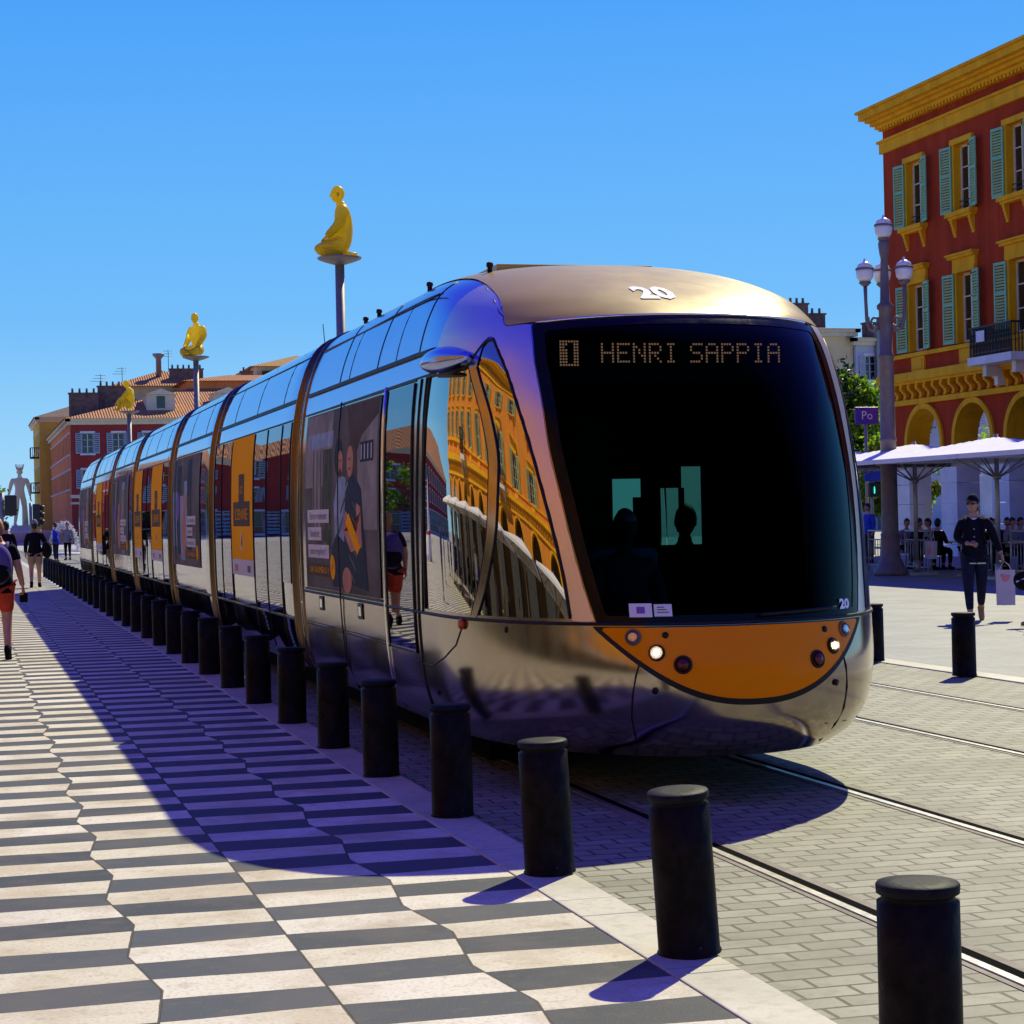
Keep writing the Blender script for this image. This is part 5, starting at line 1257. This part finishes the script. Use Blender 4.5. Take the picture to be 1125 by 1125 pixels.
def simple_building(label, x0, x1, y0, y1, h, wallm, faces, loc=None, rows=(), roofm='tiles', roofh=3.0, shut='shutblue', corn=True, hip=True, colw=2.75, sidem=None, name='town_building', off=1.5, cat='building', wallh=None):
    t = thing(name, label, cat, (x0, y0, 0))
    Fs = {'S': Fac((x0, y0, 0), (1, 0, 0), (0, -1, 0)), 'W': Fac((x0, y1, 0), (0, -1, 0), (-1, 0, 0)), 'N': Fac((x1, y1, 0), (-1, 0, 0), (0, 1, 0)), 'E': Fac((x1, y0, 0), (0, 1, 0), (1, 0, 0))}
    Ls = {'S': x1-x0, 'N': x1-x0, 'W': y1-y0, 'E': y1-y0}
    for k, F in Fs.items():
        holes = []; cs = []
        if k in faces:
            c = off
            while c < Ls[k]-.9: cs.append(c); c += colw
            for v0, v1, wd in rows: holes += [(c-wd/2, c+wd/2, v0, v1) for c in cs]
        mb = MB(); F.wall(mb, 0, Ls[k], 0, h, holes, .3); mb.build('wall', (sidem or {}).get(k, wallm), t)
        for v0, v1, wd in (rows if k in faces else ()):
            for c in cs: window(F, t, c, v0, v1, wd, 'far', shut if k == 'S' else None)
        if corn: q = MB(); F.box(q, -.3, Ls[k]+.3, h-.55, h-.25, .001, .25); F.box(q, -.45, Ls[k]+.45, h-.25, h, .001, .45); q.build('cornice', M['trim'], t)
    r = MB(); e = .6; zx = min(x1-x0, y1-y0)/2
    if hip and (y1-y0) < (x1-x0): A, B = (x0+zx, (y0+y1)/2), (x1-zx, (y0+y1)/2)
    else: A, B = ((x0+x1)/2, y0+zx), ((x0+x1)/2, y1-zx)
    v = [(x0-e, y0-e, h), (x1+e, y0-e, h), (x1+e, y1+e, h), (x0-e, y1+e, h), (A[0], A[1], h+roofh), (B[0], B[1], h+roofh)]
    if (y1-y0) < (x1-x0): fs = [(0, 1, 5, 4), (1, 2, 5), (2, 3, 4, 5), (3, 0, 4)]
    else: fs = [(0, 1, 4), (1, 2, 5, 4), (2, 3, 5), (3, 0, 4, 5)]
    r.add(v, fs+[(3, 2, 1, 0)]); ro = r.build('roof', M[roofm], t)
    return t, ro
def chimney(x, y, z0, h, w, par=None, lab=None, n=4):
    mb = MB().box(x-w/2, x+w/2, y-.4, y+.4, z0, z0+h).box(x-w/2-.08, x+w/2+.08, y-.48, y+.48, z0+h, z0+h+.12)
    for k in range(n): mb.lathe([(.11, 0), (.09, .35), (.12, .4)], (x-w/2+w*(k+.5)/n, y, z0+h+.12), 10)
    return mb.build('chimney', M['brickch'], par)
def aerial(x, y, z0, h, lab):
    t = MB().tube([(x, y, z0), (x, y, z0+h)], .035, 6)
    for k in range(3): t.tube([(x-.5-.25*k, y, z0+h-.15-.28*k), (x+.45, y, z0+h-.15-.28*k)], .02, 5)
    for k in range(5): t.tube([(x-.5+.22*k, y-.25, z0+h-.15), (x-.5+.22*k, y+.25, z0+h-.15)], .015, 5)
    o = t.build('roof_aerial', M['iron']); tag(o, lab, 'aerial', 'television aerials on the far roofs'); return o
t, ro = simple_building('maroon corner house with pale blue shutters and tiled roof beyond the tram', 9.46, 46, 184, 226, 11.2, M['redfar'], 'SW', rows=((8.05, 9.9, 1.05), (4.9, 6.6, 1.05)), sidem={'W': M['orangewall']}, roofh=5.2)
F = Fac((9.46, 184, 0), (1, 0, 0), (0, -1, 0)); q = MB(); F.box(q, -.1, 36.6, 4.05, 4.35, .001, .2); F.box(q, -.1, 36.6, 3.5, 3.7, .001, .12); q.build('string_course', M['trim'], t)
# dormer parts
def dormer(par, x, y, z, w, h, m='trim'):
    mb = MB().box(x-w/2, x+w/2, y, y+4, z, z+h); o = mb.build('dormer', M[m], par)
    MB().add([(x-w/2-.2, y-.2, z+h), (x+w/2+.2, y-.2, z+h), (x+w/2+.2, y+4, z+h+.1), (x-w/2-.2, y+4, z+h+.1), (x, y-.2, z+h+.55), (x, y+4, z+h+.6)], [(0, 1, 4), (1, 2, 5, 4), (3, 0, 4, 5), (2, 3, 5)]).build('dormer_roof', M['trim'], o)
    MB().box(x-.38, x+.38, y-.04, y, z+.35, z+h-.15).build('dormer_window', M['wglass'], o)
dormer(t, 17.8, 186.5, 11.9, 2.6, 1.6); dormer(t, 24.0, 186.5, 11.9, 2.6, 1.7)
chimney(11.0, 190, 11.2, 2.6, 2.6, t); chimney(13.8, 191, 11.6, 2.9, 2.8, t, n=5); chimney(15.9, 200, 12.2, 1.6, 1.4, t)
for (c, w, z, y) in ((7.0, 2.0, 8.4, 205), (7.0, 2.0, 5.1, 205)): pass
t2, _ = simple_building('tall narrow yellow house behind the maroon corner house', 8.3, 20, 226.5, 246, 13.6, M['yellowfar'], 'W', rows=((10.0, 12.0, 1.0), (6.2, 8.2, 1.0)), roofm='brickch', roofh=2.2)
for z in (9.3, 5.4):
    bo = MB().box(7.35, 8.29, 228, 231, z-.15, z); bo = bo.build('balcony', M['iron'], t2); r_ = MB()
    for k in range(14): r_.tube([(7.38, 228+.22*k, z), (7.38, 228+.22*k, z+1.0)], .03, 4)
    for k in range(5): r_.tube([(7.38+.2*k, 228, z), (7.38+.2*k, 228, z+1.0)], .03, 4)
    r_.tube([(7.38, 228, z+1.0), (7.38, 231, z+1.0)], .05, 4).tube([(7.38, 228, z+1.0), (8.29, 228, z+1.0)], .05, 4); r_.build('railing', M['iron'], bo)
t3, _ = simple_building('ochre upper house with shallow tiled gable rising behind the maroon roof', 15.0, 25.6, 206, 220, 15.6, M['cream'], '', rows=(), roofm='tiles', roofh=2.0, corn=False)
MB().box(18.4, 22.6, 205.2, 205.9, 13.4, 14.9).build('skylight', M['grey_st'], t3); chimney(22.5, 208, 16.2, 1.2, 3.4, t3, n=6)
MB().lathe([(.28, 0), (.28, 1.8), (.62, 2.2), (.62, 2.35), (0, 2.36)], (19.8, 209, 16.8), 12).build('flue', M['pole'], t3)
t4, _ = simple_building('long terracotta wall block with tiled roof behind the middle yellow statue', 21.3, 48, 196, 205, 15.4, M['orangewall'], '', roofm='tiles', roofh=.9, corn=False)
t5, _ = simple_building('roof terrace house with dark openings and ochre tiles behind the yellow statue', 30.5, 41, 214, 226, 18.2, M['cream'], '', roofm='tiles2', roofh=1.6, corn=False)
MB().box(31.2, 39.5, 213.3, 213.95, 15.9, 17.7).build('terrace_opening', M['ink'], t5); MB().box(34.6, 36.4, 213.1, 213.28, 15.9, 17.5).build('door', M['brickch'], t5)
for k in range(4): MB().box(30.3+3.1*k, 30.5+3.1*k, 212.8, 213.0, 15.6, 18.0).build('pillar', M['trim'], t5)
t6, _ = simple_building('terracotta roofed house partly hidden by the tram roof, right of the roof terrace', 40.5, 62, 212, 224, 15.2, M['trim'], '', roofm='tiles', roofh=3.2, corn=False)
chimney(29.0, 210, 13.5, 3.8, 1.2, t5, n=2); chimney(30.0, 212, 13.5, 3.2, 1.6, t5, n=3); chimney(47.5, 214, 17.2, 1.3, 1.2, t6, n=2)
aerial(13.3, 200, 11.6, 4.8, 'thin television aerial above the chimneys at the left end of the maroon house'); aerial(16.3, 212, 13.8, 4.2, 'thin television aerial left of the ochre upper house')
aerial(21.3, 214, 16.0, 4.0, 'television aerial beside the funnel-topped flue'); aerial(47.6, 216, 17.5, 3.0, 'television aerial above the tram roof, left of the nearest statue')
o = MB().tube([(38.6, 216, 19), (38.3, 216, 23)], .05, 5).build('roof_mast', M['iron']); tag(o, 'bare thin mast on the roof of the terrace house', 'mast')
simple_building('brick red house with tiled roof seen only in the tram side glass', -75, -6, 178, 200, 10.5, M['redfar'], 'SE', rows=((7.0, 8.9, 1.1), (4.3, 6.1, 1.1), (.2, 3.2, 2.4)), roofh=4, colw=4.2)
# far right buildings
tb, _ = simple_building('cream apartment house with small blue shutters behind the tram and tree', 52, 64.4, 137.5, 150, 15.0, M['cream'], 'S', rows=((12.0, 13.7, .9), (8.9, 10.6, .9), (5.4, 7.1, .9)), roofm='brickch', roofh=.8, shut='blue', colw=2.55, off=1.7)
chimney(60.4, 138.6, 15.2, 1.7, 1.5, tb, n=3); chimney(63, 141, 15.2, 1.2, 1.2, tb, n=2)
tg, _ = simple_building('pale grey apartment house between the cream one and the lamp post', 64.45, 76, 137.2, 150, 14.3, M['grey_st'], 'S', rows=((11.2, 13.0, .9), (7.6, 9.7, .9), (4.0, 6.0, .9)), roofm='brickch', roofh=.7, shut='grey_st', colw=2.1, off=1.2)
chimney(66.6, 138.6, 14.4, 1.1, 1.5, tg, n=2); MB().box(65.95, 66.2, 136.7, 137.19, 0, 14.9).build('drainpipe', M['pole'], tg)

# ------------------------------------------------------------------ trees
def tree(label, x, y, h, blobs, n, leaf, mats, trunk=.22, name='tree', cat='tree', seed=1, group=None):
    rnd = random.Random(seed); t = thing(name, label, cat, (x, y, 0), group)
    tr = MB().tube([(x, y, 0), (x+.1, y, h*.3), (x-.05, y+.05, h*.6)], [trunk, trunk*.75, trunk*.5], 10)
    for b in blobs: tr.tube([(x+.05, y, h*.38), (x+(b[0])*.5, y+b[1]*.5, (h*.45+b[2])*.5), (x+b[0], y+b[1], b[2])], [trunk*.45, trunk*.3, .03], 7)
    tr.build('trunk', M['bark'], t)
    cr = MB()
    clumps = []
    for b in blobs:
        for _ in range(int(9*b[3])+6):
            d = Vector((rnd.gauss(0, 1), rnd.gauss(0, 1), rnd.gauss(0, 1))).normalized(); r = rnd.random()**.33
            clumps.append((Vector((x+b[0], y+b[1], b[2]))+Vector((d.x*b[3]*r, d.y*b[3]*r, d.z*b[4]*r)), rnd.uniform(.28, .55)*min(1, b[3]*.6), rnd.choice((0, 0, 1, 1, 2))))
    for _ in range(n):
        c, r, mi = rnd.choice(clumps); d = Vector((rnd.gauss(0, 1), rnd.gauss(0, 1), rnd.gauss(0, .8)))*r*.75; p = c+d
        a = Vector((rnd.gauss(0, 1), rnd.gauss(0, 1), rnd.gauss(0, 1))).normalized(); b_ = a.cross(Vector((rnd.gauss(0, 1), rnd.gauss(0, 1), rnd.gauss(0, 1)))).normalized(); s = leaf*rnd.uniform(.6, 1.3)
        if rnd.random() < .25: mi = rnd.randrange(3)
        cr.add([p-a*s, p+b_*s*.55, p+a*s, p-b_*s*.55], [(0, 1, 2, 3)], mi)
    cr.build('crown', [M[q] for q in mats], t); return t
tree('bushy deep green tree behind the right edge of the tram', 37.6, 83, 8.2, ((.1, 0, 6.5, 1.7, 1.4), (-1.3, 0, 5.4, 1.6, 1.6), (1.1, .3, 4.9, 1.4, 1.4), (-.6, .5, 3.2, 1.7, 1.4), (1.5, 0, 3.2, 1.2, 1.1)), 30000, .15, ('leafA', 'leafB', 'leafC'), seed=2)
tree('lighter yellow green shrub by the road signs, beside the lamp post', 37.9, 77, 4.6, ((0, 0, 3.6, 1.3, 1.2), (-.9, .2, 2.4, 1.3, 1.3), (1.0, 0, 2.2, 1.2, 1.3)), 14000, .13, ('leafY', 'leafB', 'leafA'), .12, 'shrub', 'shrub', 3)
tree('sunlit tree seen through the open arch of the red building', 39.2, 68, 6.5, ((0, 0, 4.6, 1.7, 1.5), (.8, 0, 3.2, 1.4, 1.2)), 5000, .11, ('leafB', 'leafY', 'leafA'), .15, seed=4)
tree('green tree far off at the left edge behind the traffic signal', -.6, 190, 7.6, ((0, 0, 5.0, 3.4, 2.6), (2.6, 0, 3.9, 2.4, 2.2), (-3, 0, 4.2, 2.5, 2.2)), 9000, .2, ('leafA', 'leafB', 'leafC'), .3, seed=5)
tree('round green tree seen only in the tram side glass', -18, 118, 7, ((0, 0, 4.6, 2.8, 2.4), (1.8, 0, 4, 1.8, 1.6)), 5000, .16, ('leafA', 'leafB', 'leafC'), .25, seed=6)
pl = tree('dark palm-like plant on the facade edge of the pale grey house', 68.3, 135.5, 9.2, ((0, 0, 9.3, 1.2, .7), (.3, 0, 7.6, .9, .6)), 1800, .14, ('leafC', 'leafC', 'leafA'), .12, seed=8)

# ------------------------------------------------------------------ café: parasols, barriers, tables, chairs, guests
def parasol():
    t = thing('parasol', 'x', 'parasol'); H, E, Pz = 2.0, 2.72, 3.14
    MB().lathe([(.055, .04), (.05, 3.2)], n=14).build('pole', M['alu'], t)
    MB().box(-.38, .38, -.38, .38, 0, .06).lathe([(.09, .06), (.08, .34)], n=14).build('base', M['alu'], t)
    N = 14; cv = MB()
    def hgt(x, y):
        r = max(abs(x), abs(y)); s = min(abs(x), abs(y))/max(r, 1e-6)
        return Pz-(Pz-E)*(r/H)**1.08-.05*(r/H)*(1-s)*0+(-.03*math.sin(math.pi*min(1, r/H))*(1-abs(s)))
    vs = []; fs = []
    for i in range(N*2+1):
        for j in range(N*2+1):
            x = H*(i-N)/N; y = H*(j-N)/N; vs.append((x, y, hgt(x, y)))
    W2 = N*2+1
    for i in range(N*2):
        for j in range(N*2): fs.append((i*W2+j, (i+1)*W2+j, (i+1)*W2+j+1, i*W2+j+1))
    cv.add(vs, fs, 0, True)
    cv.add([(x, y, z-.012) for x, y, z in vs], [f[::-1] for f in fs], 0, True)
    for a, b in (((-H, -H), (H, -H)), ((H, -H), (H, H)), ((H, H), (-H, H)), ((-H, H), (-H, -H))):
        n = 16
        for k in range(n):
            p = [(a[0]+(b[0]-a[0])*q/n, a[1]+(b[1]-a[1])*q/n) for q in (k, k+1)]
            cv.add([(p[0][0], p[0][1], hgt(*p[0])), (p[1][0], p[1][1], hgt(*p[1])), (p[1][0], p[1][1], hgt(*p[1])-.10), (p[0][0], p[0][1], hgt(*p[0])-.10)], [(0, 1, 2, 3)], 0)
    cv.build('canopy', M['canvas'], t)
    for q in range(8):
        an = q*math.pi/4; R2 = H*(1.0 if q % 2 == 0 else 1.41)*.97; d = Vector((math.cos(an), math.sin(an), 0))
        MB().tube([d*.06+Vector((0, 0, 3.12)), d*R2*.5+Vector((0, 0, hgt(d.x*R2*.5, d.y*R2*.5)-.05)), d*R2+Vector((0, 0, E-.03))], .018, 6).build('rib', M['alu'], t)
        MB().tube([d*.06+Vector((0, 0, 2.25)), d*R2*.5+Vector((0, 0, hgt(d.x*R2*.5, d.y*R2*.5)-.06))], .018, 6).build('strut', M['alu'], t)
    MB().lathe([(.09, 2.2), (.09, 2.3)], n=12).build('runner', M['alu'], t)
    return t
pp = parasol(); PL = [(22.05, 43.8, 'white square parasol immediately behind the lamp post'), (22.05, 39.85, 'white square parasol above the walking man, second from the lamp post'), (22.05, 35.9, 'white square parasol cut by the right edge of the photo'),
      (22.05, 47.8, 'white square parasol furthest back, showing between the tram and the lamp post')]
for i, (x, y, lab) in enumerate(PL):
    o = pp if i == 0 else copy_tree(pp); o.location = (x, y, 0); tag(o, lab, 'parasol', 'white parasols of the café')
for k in range(9):
    o = copy_tree(pp); o.location = (-13.5, 2+5.2*k, 0); o.scale = (1.15, 1.15, 1.0); tag(o, 'white parasol across the square, seen only mirrored in the tram cab window', 'parasol', 'white parasols mirrored in the tram glass')
def barrier():
    t = MB().tube([(-.95, 0, 1.04), (.95, 0, 1.04)], .024, 8).tube([(-.95, 0, .16), (.95, 0, .16)], .022, 8)
    for s in (-.95, .95): t.tube([(s, 0, 0), (s, 0, 1.05)], .024, 8)
    t.tube([(-.95, 0, .82), (.95, 0, .82)], .016, 6)
    for k in range(9): t.tube([(-.76+.19*k, 0, .16), (-.76+.19*k, 0, .82)], .011, 6)
    o = t.build('cafe_barrier', M['alu'])
    for s in (-.7, .7): MB().box(s-.03, s+.03, -.22, .22, 0, .03).build('foot', M['alu'], o)
    return o
bb = barrier(); labs = ['pale metal café barrier between the tram and the lamp post', 'pale metal café barrier right behind the lamp post base', 'pale metal café barrier with the pale tote bag, left of the walking man', 'pale metal café barrier behind the walking man', 'pale metal café barrier at the right edge, behind the man\'s carrier bag']
for i, y in enumerate((49.6, 46.6, 44.5, 41.6, 39.3)):
    o = bb if i == 0 else copy_tree(bb); o.location = (22.45, y, 0); o.rotation_euler = (0, 0, R_(82)); tag(o, labs[i], 'barrier', 'metal barriers around the café terrace')
o = bag(MB(), (22.25, 43.45, .38), .10, .48, .42, .92).build('tote_bag', M['paper']); tag(o, 'pale pink tote bag hanging on the café barrier left of the walking man', 'bag')
for s in (-1, 1): MB().tube([(22.25+s*.04, 43.33, .80), (22.28, 43.36, .98), (22.32, 43.45, 1.06), (22.28, 43.54, .98), (22.25+s*.04, 43.57, .80)], .008, 6).build('handle', M['paper'], o)
MB().ell((22.199, 43.45, .58), (.003, .12, .09), 12).build('print', M['pink'], o)
def table():
    o = MB().lathe([(.42, .70), (.43, .72), (.42, .735), (0, .736)], n=28).build('cafe_table', M['trim'])
    MB().lathe([(.035, .04), (.03, .70)], n=10).build('leg', M['iron'], o); MB().lathe([(.24, 0), (.22, .03), (.04, .05)], n=18).build('foot', M['iron'], o); return o
def chair():
    t = thing('cafe_chair', 'x', 'chair')
    MB().box(-.21, .21, -.21, .21, .43, .46).build('seat', M['blackc'], t, bevel=.01)
    for sx in (-1, 1):
        MB().tube([(sx*.19, .19, .43), (sx*.21, .23, 0)], .014, 6).build('leg', M['iron'], t)
        MB().tube([(sx*.21, -.25, 0), (sx*.19, -.20, .44), (sx*.19, -.27, .86)], .014, 6).build('leg', M['iron'], t)
    mb = MB(); mb.box(-.19, .19, -.265, -.245, .70, .86).box(-.19, .19, -.245, -.225, .56, .62); mb.build('backrest', M['blackc'], t); return t
tb_, ch = table(), chair()
TL = [(24.6, 46.2, 'small round café table behind the lamp post'), (24.7, 43.3, 'small round café table behind the barrier with the tote bag'), (24.6, 40.2, 'small round café table at the right edge, behind the carrier bag')]
for i, (x, y, lab) in enumerate(TL):
    o = tb_ if i == 0 else copy_tree(tb_); o.location = (x, y, 0); tag(o, lab, 'table', 'round café tables')
guests = [(24.0, 46.5, -60, 'blackc', 'seated café guest in black nearest the lamp post'), (25.1, 45.4, 150, 'greyc', 'seated café guest in grey facing the guest in black, behind the lamp post'),
          (24.3, 44.3, 190, 'blackc', 'seated café guest with dark round head between two parasol poles, nearer the lamp post'), (24.9, 43.95, 200, 'greyc', 'seated café guest in grey just left of the walking man\'s cap'),
          (24.1, 40.75, 200, 'bluec', 'seated café guest in bright blue shirt right of the walking man'), (25.1, 39.75, 60, 'blackc', 'seated café guest in black at the right edge behind the blue shirted one')]
for i, (x, y, an, c, lab) in enumerate(guests):
    o = ch if i == 0 else copy_tree(ch); o.location = (x, y, 0); o.rotation_euler = (0, 0, R_(an)); tag(o, 'dark café chair under the '+lab.replace('seated café guest', 'guest').split(',')[0].replace(' with dark round head between two parasol poles', ' with dark round head').replace(' facing the guest in black', ' behind the lamp post').replace(' at the right edge behind the blue shirted one', ' at the right edge'), 'chair', 'dark café chairs')
    figure(lab, (x, y, 0), R_(an), SIT, clothes=(('top', c, TOP_LONG, 1.18, OV_LONG), ('trousers', 'blackc', LEG_LONG, 1.15, OV_LEGL)), hands={'L': ((0, 1, 0), (0, 0, -1), .4), 'R': ((0, 1, 0), (0, 0, -1), .4)}, sub=1, group='guests at the café tables')
crowd = [o for o in bpy.data.objects if o.name.startswith('person') and o.get('group') == 'guests at the café tables']
for i in range(14):
    o = copy_tree(crowd[i % 5]); o.location = (23.6+1.3*random.random()+.8*(i % 2), 38.4+.86*i+.3*random.random(), 0); o.rotation_euler = (0, 0, random.uniform(-1.2, 1.2))
    tag(o, 'dark seated guest in the shaded crowd under the white parasols', 'person', 'seated crowd under the parasols')
for i in range(26):
    o = copy_tree(crowd[i % 6]); o.location = (-13.0-2.5*random.random(), 1.0+1.9*i, 0); o.rotation_euler = (0, 0, random.uniform(-3, 3)); o.scale = (1.15,)*3
    tag(o, 'seated guest across the square, seen only mirrored in the tram cab window', 'person', 'guests mirrored in the tram glass')
# ------------------------------------------------------------------ signs and signals
t = thing('road_sign', 'violet direction sign on a grey post in front of the trees', 'sign', (30.5, 64.2, 0))
MB().tube([(30.5, 64.25, 0), (30.5, 64.25, 5.2)], .06, 10).build('post', M['pole'], t); bo = MB().box(30.05, 30.95, 64.12, 64.18, 4.55, 5.15).build('panel', M['violet'], t, bevel=.02)
mb = MB(); vs, fs = text_geo('Po', .42); mb.add([(30.5+u, 64.112, 4.85+v) for u, v in vs], fs); mb.build('lettering', M['decal'], bo)
t = thing('pedestrian_signal', 'traffic post with blue square sign and lit green walking signal near the tram nose', 'signal', (30.3, 63.4, 0))
MB().tube([(30.3, 63.45, 0), (30.3, 63.45, 3.3)], .06, 10).build('post', M['pole'], t); MB().box(29.98, 30.62, 63.34, 63.39, 2.55, 3.2).build('panel', M['blue'], t, bevel=.02)
bo = MB().box(30.12, 30.48, 63.25, 63.42, 2.0, 2.5).build('housing', M['ink'], t, bevel=.03); MB().tube([(30.3, 63.243, 2.12), (30.3, 63.243, 2.26), (30.3, 63.243, 2.36)], [.05, .06, .035], 8, flat=.3).build('lit_figure', M['green_on'], bo)
figure('person in bright blue jacket standing left of the lamp post, beyond the barrier', (25.9, 54.5, 0), R_(100), clothes=(('jacket', 'bluec', TOP_LONG, 1.25, OV_LONG), ('trousers', 'jeans', LEG_LONG, 1.15, OV_LEGL)), sub=1)
def signal(x, y, z, label, face=True):
    t = thing('traffic_signal', label, 'traffic light', (x, y, 0)); MB().tube([(x-.14, y, 0), (x-.14, y, z+.55)], .07, 10).build('post', M['pole'], t)
    h_ = MB().box(x-.05, x+.29, y-.16, y+.16, z-.55, z+.5).build('housing', M['ink'], t, bevel=.04)
    for k in range(3): MB().tube([(x+.29, y, z-.33+.33*k), (x+.48, y-.02, z-.36+.33*k)], [.13, .12], 10).build('visor', M['ink'], h_)
signal(3.15, 95, 2.15, 'black traffic signal with three hooded lamps between the walkers and the maroon house')
t = thing('traffic_signal', 'black traffic signal on a grey post, seen from behind at the left edge', 'traffic light', (1.5, 80, 0))
MB().tube([(1.45, 80, 0), (1.45, 80, 2.95)], .08, 10).build('post', M['pole'], t); MB().box(1.56, 2.02, 79.85, 80.15, 2.05, 2.85).build('housing', M['ink'], t, bevel=.05)
# white cone signs across the square, seen only in the side glass
for x, y, lab in ((-9, 62, 'white tapering sign pillar with red lettering, mirrored in the tram door glass'), (-16, 130, 'white tapering sign pillar standing further off, mirrored in the tram glass')):
    o = MB().lathe([(.55, 0), (.5, .3), (.36, 1.2), (.02, 3.6)], (x, y, 0), 20).build('sign_pillar', M['stone']); tag(o, lab, 'sign')
    MB().lathe([(.40, 1.0), (.372, 1.15)], (x, y, 0), 20).build('red_band', M['redc'], o)
for i, (x, y, c) in enumerate(((-5, 34, 'purplec'), (-9, 42, 'blackc'), (-13, 30, 'whitec'))):
    figure(('person in violet top', 'person in black top', 'person in white top')[i]+' on the square, seen only mirrored in the tram flank', (x, y, 0), i*2.0, clothes=(('top', c, TOP_LONG, 1.18, OV_LONG), ('trousers', 'jeans', LEG_LONG, 1.15, OV_LEGL)), sub=1)
